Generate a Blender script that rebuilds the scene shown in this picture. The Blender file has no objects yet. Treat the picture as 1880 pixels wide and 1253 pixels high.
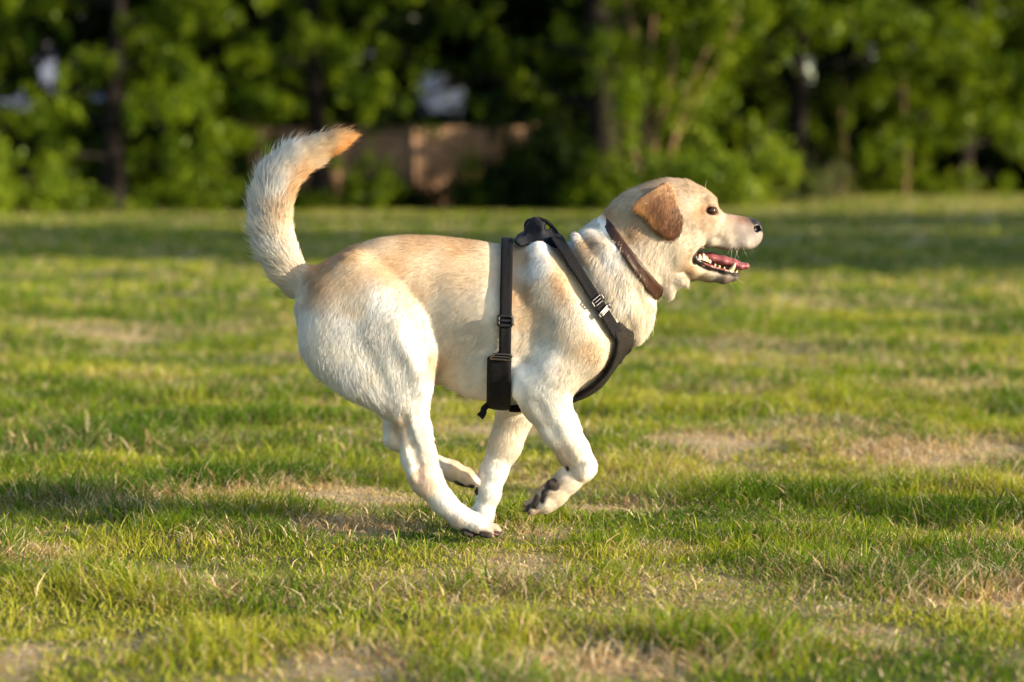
import bpy, math
import numpy as np
from mathutils import Vector, kdtree

# ------------------------------------------------------------------ camera, sky, sun
sc = bpy.context.scene
CAM = np.array([0.0, -4.75, 0.72])
LENS = 85.0
FPX = 1880 * LENS / 36.0
PITCH = math.atan((626.5 - 325.0) / FPX)
cd = bpy.data.cameras.new('camera'); cam = bpy.data.objects.new('camera', cd)
sc.collection.objects.link(cam); sc.camera = cam
cam.location = CAM; cam.rotation_euler = (math.pi / 2 - PITCH, 0, 0)
cd.lens = LENS; cd.sensor_width = 36.0; cd.clip_start = 0.05; cd.clip_end = 2000
cd.dof.use_dof = True; cd.dof.focus_distance = 4.70; cd.dof.aperture_fstop = 2.9

SUN_EL, SUN_AZ = math.radians(14), math.radians(23)      # azimuth measured from +X towards the camera side (-Y)
SUN = np.array([math.cos(SUN_AZ) * math.cos(SUN_EL), -math.sin(SUN_AZ) * math.cos(SUN_EL), math.sin(SUN_EL)])
world = bpy.data.worlds.new('World'); sc.world = world; world.use_nodes = True
wn = world.node_tree.nodes; wl = world.node_tree.links
sky = wn.new('ShaderNodeTexSky'); sky.sky_type = 'NISHITA'; sky.sun_disc = False
sky.sun_elevation = SUN_EL; sky.sun_rotation = math.atan2(SUN[0], SUN[1])
wl.new(sky.outputs[0], wn['Background'].inputs[0]); wn['Background'].inputs[1].default_value = 0.14
sd = bpy.data.lights.new('sun', 'SUN'); so = bpy.data.objects.new('sun', sd); sc.collection.objects.link(so)
sd.energy = 5.0; sd.angle = math.radians(0.53); sd.color = (1.0, 0.84, 0.62)
so.rotation_euler = Vector(SUN).to_track_quat('Z', 'Y').to_euler()
sc.view_settings.view_transform = 'Standard'; sc.view_settings.look = 'None'
sc.view_settings.exposure = 1.15; sc.view_settings.gamma = 1.0
sc.cycles.use_denoising = True
sc.cycles.max_bounces = 8; sc.cycles.diffuse_bounces = 4; sc.cycles.transmission_bounces = 4
sc.cycles_curves.shape = 'RIBBONS'; sc.cycles_curves.subdivisions = 2

rng = np.random.default_rng(7)
C = sc.collection
FWD = np.array([0, math.cos(PITCH), -math.sin(PITCH)]); UPV = np.array([0, math.sin(PITCH), math.cos(PITCH)])

def W(px, py, Y=0.0):
    """photo point on the vertical plane at depth Y -> metres"""
    d = FWD + np.array([1.0, 0, 0]) * (px - 940.0) / FPX - UPV * (py - 626.5) / FPX
    return CAM + d * (Y - CAM[1]) / d[1]

def R(rpx, Y=0.0):
    return rpx * (Y - CAM[1]) / FPX

def proj(P):
    d = P - CAM; z = d @ FWD
    return 940 + FPX * d[:, 0] / z, 626.5 - FPX * (d @ UPV) / z

# ------------------------------------------------------------------ helpers
def link(o, parent=None, label=None, cat=None, group=None, kind=None):
    C.objects.link(o)
    if parent is not None:
        o.parent = parent; o.matrix_parent_inverse.identity()
    for k, v in (('label', label), ('category', cat), ('group', group), ('kind', kind)):
        if v: o[k] = v
    return o

def empty(name, loc, label, cat, group=None):
    o = bpy.data.objects.new(name, None); o.location = loc; o.empty_display_size = 0.2
    return link(o, None, label, cat, group)

def mesh_np(name, V, faces, mat, smooth=True, attrs=None):
    """V (n,3); faces: list of int arrays, each (m,k)"""
    me = bpy.data.meshes.new(name)
    V = np.ascontiguousarray(V, dtype=np.float32)
    me.vertices.add(len(V)); me.vertices.foreach_set('co', V.ravel())
    faces = [np.asarray(f, dtype=np.int32) for f in faces if len(f)]
    tot = np.concatenate([np.full(len(f), f.shape[1], np.int32) for f in faces])
    loops = np.concatenate([f.ravel() for f in faces])
    me.loops.add(len(loops)); me.loops.foreach_set('vertex_index', loops)
    me.polygons.add(len(tot))
    me.polygons.foreach_set('loop_start', np.concatenate([[0], np.cumsum(tot)[:-1]]).astype(np.int32))
    if smooth: me.polygons.foreach_set('use_smooth', np.ones(len(tot), bool))
    me.update(calc_edges=True); me.validate()
    for nm, arr in (attrs or {}).items():
        arr = np.asarray(arr, dtype=np.float32)
        if arr.ndim == 1:
            a = me.attributes.new(nm, 'FLOAT', 'POINT'); a.data.foreach_set('value', arr)
        elif arr.shape[1] == 4:
            a = me.attributes.new(nm, 'FLOAT_COLOR', 'POINT'); a.data.foreach_set('color', arr.ravel())
        else:
            a = me.attributes.new(nm, 'FLOAT_VECTOR', 'POINT'); a.data.foreach_set('vector', arr.ravel())
    me.materials.append(mat)
    return bpy.data.objects.new(name, me)

def rgba(c):
    c = np.atleast_2d(c); return np.concatenate([c, np.ones((len(c), 1))], 1)

def vnoise(x, y, seed=0):
    """smooth value noise in 0..1"""
    xi = np.floor(x).astype(np.int64); yi = np.floor(y).astype(np.int64)
    xf = x - xi; yf = y - yi
    xf = xf * xf * (3 - 2 * xf); yf = yf * yf * (3 - 2 * yf)
    def hsh(a, b):
        n = (a * 374761393 + b * 668265263 + seed * 1442695041) & 0xffffffff
        n = ((n ^ (n >> 13)) * 1274126177) & 0xffffffff
        return ((n ^ (n >> 16)) & 0xffff) / 65535.0
    a = hsh(xi, yi); b = hsh(xi + 1, yi); c = hsh(xi, yi + 1); d = hsh(xi + 1, yi + 1)
    return (a * (1 - xf) + b * xf) * (1 - yf) + (c * (1 - xf) + d * xf) * yf

def fbm(x, y, seed=0, oct=3):
    s = 0; a = 0.5; n = 0
    for i in range(oct):
        s = s + a * vnoise(x * 2 ** i, y * 2 ** i, seed + i * 17); n += a; a *= 0.5
    return s / n

def sstep(a, b, x):
    t = np.clip((x - a) / (b - a), 0, 1); return t * t * (3 - 2 * t)

class NT:
    def __init__(self, name):
        self.m = bpy.data.materials.new(name); self.m.use_nodes = True
        self.t = self.m.node_tree; self.t.nodes.clear()
        self.out = self.t.nodes.new('ShaderNodeOutputMaterial')
    def n(self, typ, **kw):
        nd = self.t.nodes.new('ShaderNode' + typ)
        for k, v in kw.items():
            if k.startswith('i_'):
                key = k[2:]; key = int(key) if key.isdigit() else key.replace('_', ' ')
                nd.inputs[key].default_value = v
            else: setattr(nd, k, v)
        return nd
    def l(self, a, ao, b, bi):
        self.t.links.new(a.outputs[ao], b.inputs[bi])
    def end(self, sh):
        self.t.links.new(sh.outputs[0], self.out.inputs[0]); return self.m

def simple_mat(name, col, rough=0.6, spec=0.3, metal=0.0, noise=0.0, nscale=60, bump=0.0):
    t = NT(name); p = t.n('BsdfPrincipled', i_Roughness=rough, i_Metallic=metal)
    p.inputs['Specular IOR Level'].default_value = spec
    if noise or bump:
        co = t.n('TexCoord'); nz = t.n('TexNoise', i_Scale=nscale, i_Detail=6.0); t.l(co, 'Object', nz, 'Vector')
        if noise:
            mx = t.n('MixRGB', blend_type='MIX')
            mx.inputs[1].default_value = (*[c * (1 - noise) for c in col], 1)
            mx.inputs[2].default_value = (*[min(1, c * (1 + noise)) for c in col], 1)
            t.l(nz, 'Fac', mx, 0); t.l(mx, 0, p, 'Base Color')
        else: p.inputs['Base Color'].default_value = (*col, 1)
        if bump:
            b = t.n('Bump', i_Strength=bump, i_Distance=0.002); t.l(nz, 'Fac', b, 'Height'); t.l(b, 0, p, 'Normal')
    else: p.inputs['Base Color'].default_value = (*col, 1)
    return t.end(p)

def leaf_mat(name, trans=0.35, spec=0.35, rough=0.45):
    """foliage: colour from each leaf's own attribute, part of the light passes through"""
    t = NT(name); a = t.n('Attribute', attribute_name='tint')
    p = t.n('BsdfPrincipled', i_Roughness=rough); p.inputs['Specular IOR Level'].default_value = spec
    t.l(a, 'Color', p, 'Base Color')
    tr = t.n('BsdfTranslucent'); hs = t.n('HueSaturation', i_Hue=0.485, i_Saturation=1.15, i_Value=1.25)
    t.l(a, 'Color', hs, 'Color'); t.l(hs, 0, tr, 'Color')
    mx = t.n('MixShader', i_0=trans); t.l(p, 0, mx, 1); t.l(tr, 0, mx, 2)
    return t.end(mx)

def tubes(paths, nseg=8):
    """paths: list of (points(n,3), radii(n)) -> V, quads, closed ends"""
    Vs, Fs, off = [], [], 0
    for P, r in paths:
        P = np.asarray(P, float); r = np.asarray(r, float); n = len(P)
        T = np.gradient(P, axis=0); T /= np.linalg.norm(T, axis=1)[:, None] + 1e-9
        ref = np.array([0, 0, 1.0]) if abs(T[0, 2]) < 0.9 else np.array([1.0, 0, 0])
        A = np.cross(T, ref); A /= np.linalg.norm(A, axis=1)[:, None] + 1e-9
        B = np.cross(T, A)
        th = np.linspace(0, 2 * np.pi, nseg, endpoint=False)
        ring = P[:, None] + r[:, None, None] * (np.cos(th)[None, :, None] * A[:, None] + np.sin(th)[None, :, None] * B[:, None])
        Vs.append(ring.reshape(-1, 3))
        i = np.arange(n - 1)[:, None] * nseg; j = np.arange(nseg)[None, :]; j2 = (j + 1) % nseg
        Fs.append(np.stack([i + j, i + j2, i + nseg + j2, i + nseg + j], -1).reshape(-1, 4) + off)
        for e, c in ((0, P[0]), (n - 1, P[-1])):
            Vs.append(c[None]); ci = off + n * nseg + (0 if e == 0 else 1)
            k = np.arange(nseg); a = off + e * nseg + k; b = off + e * nseg + (k + 1) % nseg
            Fs.append(np.stack([a, b, np.full(nseg, ci), np.full(nseg, ci)], -1))
        off += n * nseg + 2
    V = np.concatenate(Vs); F = np.concatenate(Fs)
    tri = F[F[:, 2] == F[:, 3]][:, :3]; quad = F[F[:, 2] != F[:, 3]]
    return V, [quad, tri]

# ------------------------------------------------------------------ terrain
def ground_z(x, y):
    d = np.clip(y - 22, 0, None)
    far = 0.0000 * d + 0.30 * sstep(24, 44, y) * sstep(0.5, 8, x)
    bump = (fbm(x * 2.0 + 3, y * 2.6, 5) - 0.5) * 0.045 + (fbm(x * 0.5, y * 0.9 + 9, 8) - 0.5) * 0.10 * sstep(0.3, 3, np.abs(y - 0.0) + np.abs(x) * 0.2)
    return bump + far

# dry straw patches on the lawn: x, y, radius along x, radius along y, strength
DRY = []
for px, py, rx, ry, s in ((1700, 845, 150, 26, .95), (1310, 822, 110, 18, .85), (1540, 800, 190, 22, .6), (610, 915, 120, 15, .9),
                          (640, 985, 130, 16, .95), (1720, 715, 90, 14, .6), (1400, 640, 130, 12, .4), (1180, 1095, 150, 22, .35), (1720, 985, 100, 12, .3),
                          (1840, 1100, 90, 30, .7), (60, 1040, 110, 18, .6), (180, 985, 110, 10, .5), (30, 1235, 70, 30, .8), (620, 1240, 170, 28, .75),
                          (1090, 1238, 190, 28, .85), (950, 930, 70, 12, .8), (1580, 1180, 150, 25, .45), (720, 1085, 90, 12, .5), (1080, 1180, 80, 12, .5),
                          (980, 990, 90, 12, .5), (1230, 1020, 70, 10, .5), (1850, 830, 70, 20, .8), (250, 1190, 80, 20, .4), (300, 700, 160, 10, .35), (560, 650, 120, 8, .4),
                          (420, 600, 240, 10, .35), (1500, 560, 200, 8, .3)):
    t = 0.72 / ((py - 325.0) / FPX); y0 = t - 4.75; yb = 0.72 / ((py + ry - 325.0) / FPX) - 4.75
    DRY.append(((px - 940) / FPX * t, y0, rx / FPX * t, y0 - yb, s))
def dryness(x, y):
    wob = fbm(x * 7, y * 9, 31) - 0.5; fin = fbm(x * 23, y * 26, 33)
    d = 0.42 * sstep(0.52, 0.74, fbm(x * 1.1 + 20, y * 1.9, 41)) + 0.48 * sstep(0.56, 0.76, fbm(x * 3.6 + 20, y * 4.8, 47))
    for cx, cy, rx, ry, s in DRY:
        q = np.sqrt(((x - cx) / rx) ** 2 + ((y - cy) / (ry * 1.35)) ** 2) + wob * 1.1
        d = np.maximum(d, 1.25 * s * sstep(1.5, 0.35, q))
    return np.clip(d * (0.45 + 1.1 * fin), 0, 1)

def build_ground():
    xs = np.concatenate([np.linspace(-400, -14, 20)[:-1], np.linspace(-14, -4, 40)[:-1], np.linspace(-4, 4, 260)[:-1], np.linspace(4, 14, 40)[:-1], np.linspace(14, 400, 20)])
    ys = np.concatenate([np.linspace(-60, -2.2, 20)[:-1], np.linspace(-2.2, 5, 240)[:-1], np.linspace(5, 60, 130)[:-1], np.linspace(60, 600, 20)])
    X, Y = np.meshgrid(xs, ys, indexing='ij')
    Z = ground_z(X, Y)
    dr = dryness(X, Y)
    n = len(ys); i = np.arange(len(xs) - 1)[:, None] * n; j = np.arange(n - 1)[None]
    F = np.stack([i + j, i + n + j, i + n + j + 1, i + j + 1], -1).reshape(-1, 4)
    t = NT('lawn_soil'); co = t.n('TexCoord'); p = t.n('BsdfPrincipled', i_Roughness=0.95)
    p.inputs['Specular IOR Level'].default_value = 0.1
    n1 = t.n('TexNoise', i_Scale=1.3, i_Detail=8.0, i_Roughness=0.7); n2 = t.n('TexNoise', i_Scale=55.0, i_Detail=8.0, i_Roughness=0.75)
    t.l(co, 'Object', n1, 'Vector'); t.l(co, 'Object', n2, 'Vector')
    r1 = t.n('ValToRGB'); e = r1.color_ramp.elements
    e[0].position = 0.35; e[0].color = (0.060, 0.090, 0.014, 1); e[1].position = 0.68; e[1].color = (0.17, 0.16, 0.040, 1)
    t.l(n1, 'Fac', r1, 'Fac')
    r2 = t.n('ValToRGB'); e = r2.color_ramp.elements
    e[0].position = 0.3; e[0].color = (0.22, 0.155, 0.08, 1); e[1].position = 0.72; e[1].color = (0.62, 0.50, 0.31, 1)
    t.l(n2, 'Fac', r2, 'Fac')
    at = t.n('Attribute', attribute_name='dry'); mx = t.n('MixRGB')
    mr = t.n('MapRange'); mr.inputs[1].default_value = 0.0; mr.inputs[2].default_value = 0.8; t.l(at, 'Fac', mr, 0)
    t.l(mr, 0, mx, 0); t.l(r1, 0, mx, 1); t.l(r2, 0, mx, 2)
    t.l(mx, 0, p, 'Base Color')
    b = t.n('Bump', i_Strength=0.8, i_Distance=0.015); t.l(n2, 'Fac', b, 'Height'); t.l(b, 0, p, 'Normal')
    o = mesh_np('ground', np.stack([X, Y, Z], -1).reshape(-1, 3), [F], t.end(p), True, {'dry': dr.ravel()})
    link(o, kind='structure')

GREEN = np.array([[0.060, 0.125, 0.008], [0.138, 0.212, 0.010], [0.330, 0.335, 0.042]])
STRAW = np.array([[0.54, 0.41, 0.21], [0.68, 0.57, 0.36], [0.42, 0.28, 0.13]])
def blades(x, y, hgt, wid, flat, col, segs=3):
    n = len(x); z = ground_z(x, y)
    ang = rng.uniform(0, 2 * np.pi, n)
    side = np.stack([np.cos(ang), np.sin(ang), np.zeros(n)], 1)
    la = rng.uniform(0, 2 * np.pi, n)
    lean = np.stack([np.cos(la), np.sin(la), np.zeros(n)], 1)
    lv = np.clip(rng.normal(0.55, 0.3, n), 0.05, 1.3) + flat * 2.2
    root = np.stack([x, y, z - 0.003], 1)
    rows = []
    for s in range(segs):
        t = s / segs
        c = root + hgt[:, None] * (np.array([0, 0, 1.0]) * (t / np.sqrt(1 + (lv * t) ** 2))[:, None] + lean * (lv * t * t / np.sqrt(1 + (lv * t) ** 2))[:, None])
        w = wid * (1 - 0.55 * t * t)
        rows += [c - side * w[:, None] / 2, c + side * w[:, None] / 2]
    rows.append(root + hgt[:, None] * (np.array([0, 0, 1.0]) * (1 / np.sqrt(1 + lv ** 2))[:, None] + lean * (lv / np.sqrt(1 + lv ** 2))[:, None]))
    k = len(rows); V = np.stack(rows, 1).reshape(-1, 3)
    b = np.arange(n)[:, None] * k
    Q = [np.concatenate([b + 2 * s, b + 2 * s + 1, b + 2 * s + 3, b + 2 * s + 2], 1) for s in range(segs - 1)]
    T = np.concatenate([b + 2 * segs - 2, b + 2 * segs - 1, b + 2 * segs], 1)
    cc = np.repeat(col, k, 0)
    return V, Q, T, cc

def build_grass():
    mat = leaf_mat('grass_blade', trans=0.42, spec=0.12, rough=0.5)
    zones = (  # y0, y1, density, height scale, width, segs
        (-1.75, -0.7, 17000, .92, 0.0026, 3), (-0.7, 1.3, 26000, .92, 0.0023, 3), (1.3, 3.6, 13000, .95, 0.0030, 3),
        (3.6, 8.5, 4600, 1.0, 0.0055, 2), (8.5, 20, 900, 1.1, 0.012, 2), (20, 56, 150, 1.25, 0.03, 2))
    for y0, y1, den, hs, wd, sg in zones:
        hw = 0.27 * (y1 + 4.75) + 0.7
        n = int((y1 - y0) * 2 * hw * den)
        x = rng.uniform(-hw, hw, n); y = rng.uniform(y0, y1, n)
        keep = np.abs(x) < 0.27 * (y + 4.75) + 0.7
        tus = fbm(x * 3.0, y * 3.6, 3); fine = fbm(x * 11, y * 11, 61)
        dr = dryness(x, y)
        keep &= rng.random(n) < np.clip((0.30 + 1.25 * fine * (0.5 + tus)) * (1 + 0.25 * dr), 0.05, 1)
        x, y, tus, fine, dr = x[keep], y[keep], tus[keep], fine[keep], dr[keep]; n = len(x)
        h = (0.012 + 0.068 * sstep(0.34, 0.80, tus)) * (0.45 + 0.9 * rng.random(n)) * (1 - 0.50 * dr) * hs + 0.006
        h += (rng.random(n) < 0.03) * rng.uniform(0.01, 0.045, n) * (1 - dr)
        isdry = rng.random(n) < 0.24 + 0.72 * dr
        flat = isdry * rng.uniform(0, 1.0, n) + 0.15 * rng.random(n)
        g = np.clip((fbm(x * 1.3, y * 2.3, 71) - .5) * 2.2 + (fbm(x * 5, y * 7, 72) - .5) * 1.3 + 0.42 - .35 * (sstep(.4, .8, tus) - .4) + rng.normal(0, 0.22, n), 0, 1)[:, None] * 2
        gc = np.where(g < 1, GREEN[0] * (1 - g) + GREEN[1] * g, GREEN[1] * (2 - g) + GREEN[2] * (g - 1))
        sc_ = STRAW[rng.integers(0, 3, n)]
        col = np.where(isdry[:, None], sc_, gc) * rng.uniform(0.75, 1.25, (n, 1))
        V, Q, T, cc = blades(x, y, h, wd * rng.uniform(0.6, 1.3, n), flat, col, sg)
        if y0 == zones[0][0]: acc = [[], [], [], [], 0]
        off = acc[4]
        acc[0].append(V); acc[1] += [q + off for q in Q]; acc[2].append(T + off); acc[3].append(cc); acc[4] += len(V)
    o = mesh_np('grass', np.concatenate(acc[0]), [np.concatenate(acc[1]), np.concatenate(acc[2])], mat, True, {'tint': rgba(np.concatenate(acc[3]))})
    link(o, kind='stuff')

build_ground()
build_grass()
# ------------------------------------------------------------------ trees, bushes, fence, houses at the edge of the field
BARK = simple_mat('bark', (.014, .011, .009), .9, .15, 0, .5, 9, .9)
BARKL = simple_mat('pale_bark', (.17, .11, .058), .85, .15, 0, .4, 14, .7)
LEAF = leaf_mat('tree_leaf', trans=.40, spec=.16, rough=.4)
# openings through the tree line: x, z, half width, half height at 48 m from the camera
GAPS = [(-1.40, 2.42, .74, .58), (-9.15, 2.75, .30, .75), (-9.75, 2.2, .55, .28), (-7.40, 3.75, .22, .22), (5.75, 2.98, .44, .36), (-2.80, 3.2, .20, .2), (-8.2, 2.3, .25, .2), (5.9, 2.6, .18, .2), (-2.0, 1.28, 1.05, .40)]
def in_gap(P, soft=.27):
    k = 48.0 / (P[:, 1] - CAM[1]); x = P[:, 0] * k; z = CAM[2] + (P[:, 2] - CAM[2]) * k
    m = np.zeros(len(P), bool); nz = rng.normal(0, soft, len(P))
    for gx_, gz_, rx, rz in GAPS: m |= np.sqrt(((x - gx_) / rx) ** 2 + ((z - gz_) / rz) ** 2) + nz < 1
    return m
def leaves(cen, rad, per, size, cols, droop=.35, gaps=True):
    """leaf faces round clump centres; returns verts, quads, colours"""
    n = len(cen); k = np.maximum(3, (per * (rad / rad.mean()) ** 2).astype(int)); idx = np.repeat(np.arange(n), k); N = len(idx)
    d = rng.normal(size=(N, 3)); d /= np.linalg.norm(d, axis=1)[:, None]; r = rad[idx] * rng.random(N) ** .6
    P = cen[idx] + d * r[:, None] * np.array([.85, .85, 1.2])
    keep = P[:, 2] > .03
    if gaps: keep &= ~in_gap(P)
    P, idx = P[keep], idx[keep]; N = len(P)
    nrm = rng.normal(size=(N, 3)) * .75 + np.array([0, -.15, .75]) + (P - cen[idx]) / rad[idx][:, None] * .6; nrm /= np.linalg.norm(nrm, axis=1)[:, None]
    a = rng.normal(size=(N, 3)) + np.array([0, 0, -droop * 2]); a -= nrm * (a * nrm).sum(1, keepdims=True); a /= np.linalg.norm(a, axis=1)[:, None]
    b = np.cross(nrm, a); s = size * rng.uniform(.6, 1.25, N)[:, None]
    bend = nrm * s * .18
    V = np.stack([P - a * s * .5, P + b * s * .36 + bend, P + a * s * .55, P - b * s * .36 + bend], 1).reshape(-1, 3)
    Q = np.arange(4 * N).reshape(-1, 4)
    cvar = np.repeat(rng.normal(0, 1, n), k)[keep] if True else 0
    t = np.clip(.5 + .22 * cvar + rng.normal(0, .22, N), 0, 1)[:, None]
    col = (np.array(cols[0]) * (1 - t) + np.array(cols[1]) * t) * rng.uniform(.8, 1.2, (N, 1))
    return V, Q, np.repeat(col, 4, 0)
MIDG = ((.050, .100, .005), (.160, .225, .008)); DARKG = ((.009, .022, .004), (.026, .048, .006)); BRIG = ((.085, .155, .008), (.210, .275, .014)); OLIV = ((.05, .075, .022), (.13, .15, .05)); BRNG = ((.10, .085, .045), (.16, .15, .07))  # DARKG leaves darkened to put deep shade into their colour
def tree(name, label, cat, x, y, h, r, zb, nb, cols, trunk_r, per=60, size=.13, droop=.5, clump=.42, group=None, bark=None, lean=(0, 0), gaps=True, sprays=5, veil=0):
    z0 = float(ground_z(np.array([x]), np.array([y]))[0]); t = empty(name, (x, y, z0 - .02), label, cat, group)
    at = np.array([x, y, z0 - .02]); paths = []; n = 12; s_ = np.linspace(0, 1, n)
    tp = np.stack([lean[0] * s_ * h + .12 * np.sin(s_ * 5 + x), lean[1] * s_ * h + .12 * np.cos(s_ * 4 + y) - .12, s_ * h * .92], 1)
    paths.append((tp, trunk_r * (1 - .85 * s_) * (1 + .5 * np.exp(-s_ * 14)) + .012))
    cen, rad = [], []
    for i in range(nb):
        f = (i + rng.random()) / nb; zs = zb * .55 + (h * .9 - zb * .55) * f; az = rng.uniform(0, 2 * np.pi)
        base = np.array([np.interp(zs, tp[:, 2], tp[:, 0]), np.interp(zs, tp[:, 2], tp[:, 1]), zs])
        L = r * (1.05 - .65 * f ** 1.5) * rng.uniform(.65, 1.1); m = 9; u = np.linspace(0, 1, m)
        up = rng.uniform(.15, .6) * (1 - .3 * f)
        dirv = np.array([math.cos(az), math.sin(az), 0]); sd = np.array([-dirv[1], dirv[0], 0]) * rng.normal(0, .2)
        P = base + dirv * (L * u)[:, None] + sd * (L * u * u)[:, None] + np.array([0, 0, 1.0]) * (L * (up * u - droop * (1 - .6 * f) * u ** 2.4))[:, None]
        P[:, 2] = np.maximum(P[:, 2], .25 if zb < 1.2 else zb * .5)
        paths.append((P, np.interp(u, [0, 1], [trunk_r * .20 * (1 - .5 * f) + .010, .006])))
        for q in range(sprays):
            uu = rng.uniform(.30, 1.02); c = np.array([np.interp(uu, u, P[:, k_]) for k_ in range(3)])
            nn = 3; dd = rng.normal(size=3) * np.array([1, 1, .35]); dd /= np.linalg.norm(dd) + 1e-9
            for w_ in range(nn):
                cc = c + dd * clump * 1.1 * w_ + np.array([0, 0, -droop * .22 * clump * w_ ** 2]); cen.append(cc); rad.append(clump * rng.uniform(.55, 1.15) * (1 - .15 * w_))
    for q in range(veil):                                    # low twigs and leaves round the trunk
        a_ = rng.uniform(0, 2 * np.pi); q_ = rng.uniform(.35, 1) * r * .55; z_ = rng.uniform(max(.5, zb * .75), 4.6)
        cen.append(np.array([math.cos(a_) * q_ + lean[0] * z_, math.sin(a_) * q_ * .8, z_])); rad.append(clump * rng.uniform(.6, 1.0))
    cen = np.array(cen); rad = np.array(rad)
    V, F = tubes(paths, 8); link(mesh_np('trunk', V, F, bark or BARK), t)
    V, Q, col = leaves(cen + at, rad, per, size, cols, droop, gaps)
    link(mesh_np('crown', V - at, [Q], LEAF, False, {'tint': rgba(col)}), t)
    return t
def bush(name, label, x, y, rx, ry, h, cols, n=60, per=40, size=.11, group=None, cat='bush', stems=7, stem_mat=None, clump=.28, gaps=False):
    z0 = float(ground_z(np.array([x]), np.array([y]))[0]); at = np.array([x, y, z0 - .02]); t = empty(name, at, label, cat, group)
    d = rng.normal(size=(n, 3)); d /= np.linalg.norm(d, axis=1)[:, None]; d[:, 2] = np.abs(d[:, 2]) * rng.uniform(.2, 1, n)
    rr = rng.random(n) ** .4; cen = d * np.array([rx, ry, h * .92]) * rr[:, None] * (1 + .25 * rng.normal(size=(n, 1)).clip(-1, 1)) + np.array([0, 0, .15])
    rad = np.full(n, clump) * rng.uniform(.6, 1.2, n)
    ps = []
    for i in range(stems):
        a = rng.uniform(0, 2 * np.pi); e = np.array([math.cos(a) * rx * .7, math.sin(a) * ry * .7, h * rng.uniform(.7, 1)]); u = np.linspace(0, 1, 6)
        ps.append((e * np.stack([u ** 1.3, u ** 1.3, u ** .9], 1) , np.linspace(.03, .008, 6)))
    V, F = tubes(ps, 6); link(mesh_np('stems', V, F, stem_mat or BARK), t)
    V, Q, col = leaves(cen + at, rad, per, size, cols, .3, gaps); link(mesh_np('foliage', V - at, [Q], LEAF, False, {'tint': rgba(col)}), t)
    return t
def box(x0, x1, y0, y1, z0, z1):
    V = np.array([(x, y, z) for x in (x0, x1) for y in (y0, y1) for z in (z0, z1)], float)
    return V, np.array([(0, 1, 3, 2), (4, 6, 7, 5), (0, 4, 5, 1), (2, 3, 7, 6), (0, 2, 6, 4), (1, 5, 7, 3)])
def boxes(bs):
    Vs, Fs = [], []
    for i, b_ in enumerate(bs):
        V, F = box(*b_); Vs.append(V); Fs.append(F + 8 * i)
    return np.concatenate(Vs), [np.concatenate(Fs)]
G_T = 'trees along the far edge of the field'
# the large trees at the edge of the field
tree('tree', 'tall broadleaf tree with long drooping sunlit boughs at the far left of the field', 'tree', -8.2, 46.0, 10, 5.4, 1.2, 30, MIDG, .22, 90, .12, .70, .36, G_T, veil=26)
tree('tree', 'wide leafy tree with low sunlit boughs just left of the wooden fence', 'tree', -4.1, 46.6, 9.5, 4.9, 1.4, 30, MIDG, .20, 90, .12, .68, .36, G_T, veil=22)
tree('tree', 'big dark trunked tree spreading its boughs over the wooden fence', 'tree', 1.85, 46.2, 11, 6.0, 3.4, 34, MIDG, .36, 95, .12, .54, .38, G_T, veil=6)
tree('tree', 'broad leafy tree right of the dark trunk, behind the bright bush', 'tree', 6.1, 48.0, 10, 5.2, 3.0, 32, MIDG, .22, 92, .12, .58, .38, G_T, veil=20)
tree('tree', 'shaded tree with thin upright stems standing at the right edge', 'tree', 10.4, 50.5, 10, 5.0, 1.4, 26, MIDG, .20, 92, .12, .64, .38, G_T, veil=18)
tree('tree', 'leafy tree standing back between two paler trees on the right', 'tree', 8.2, 56.0, 10, 4.6, 1.0, 40, DARKG, .20, 90, .14, .5, .46, G_T, veil=30)
# denser trees standing behind
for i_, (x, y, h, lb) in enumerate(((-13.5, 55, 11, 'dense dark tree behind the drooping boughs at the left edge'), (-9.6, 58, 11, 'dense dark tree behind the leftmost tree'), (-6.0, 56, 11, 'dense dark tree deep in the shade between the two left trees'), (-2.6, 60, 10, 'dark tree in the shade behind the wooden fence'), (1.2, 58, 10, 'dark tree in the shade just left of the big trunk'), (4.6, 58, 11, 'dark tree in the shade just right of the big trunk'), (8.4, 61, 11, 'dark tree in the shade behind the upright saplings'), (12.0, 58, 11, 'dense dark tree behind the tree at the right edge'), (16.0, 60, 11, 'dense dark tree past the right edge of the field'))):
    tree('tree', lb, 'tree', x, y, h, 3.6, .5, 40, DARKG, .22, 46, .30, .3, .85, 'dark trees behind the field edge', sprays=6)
for x, y, lb in ((-15.5, 49, 'leafy tree past the left edge of the field'), (-19.5, 55, 'farthest leafy tree past the left edge'), (16.5, 52, 'leafy tree past the right edge of the field'), (21.0, 57, 'farthest leafy tree past the right edge')):
    tree('tree', lb, 'tree', x, y, 10, 4.8, .9, 34, MIDG, .22, 70, .18, .5, .5, G_T, veil=24)
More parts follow.
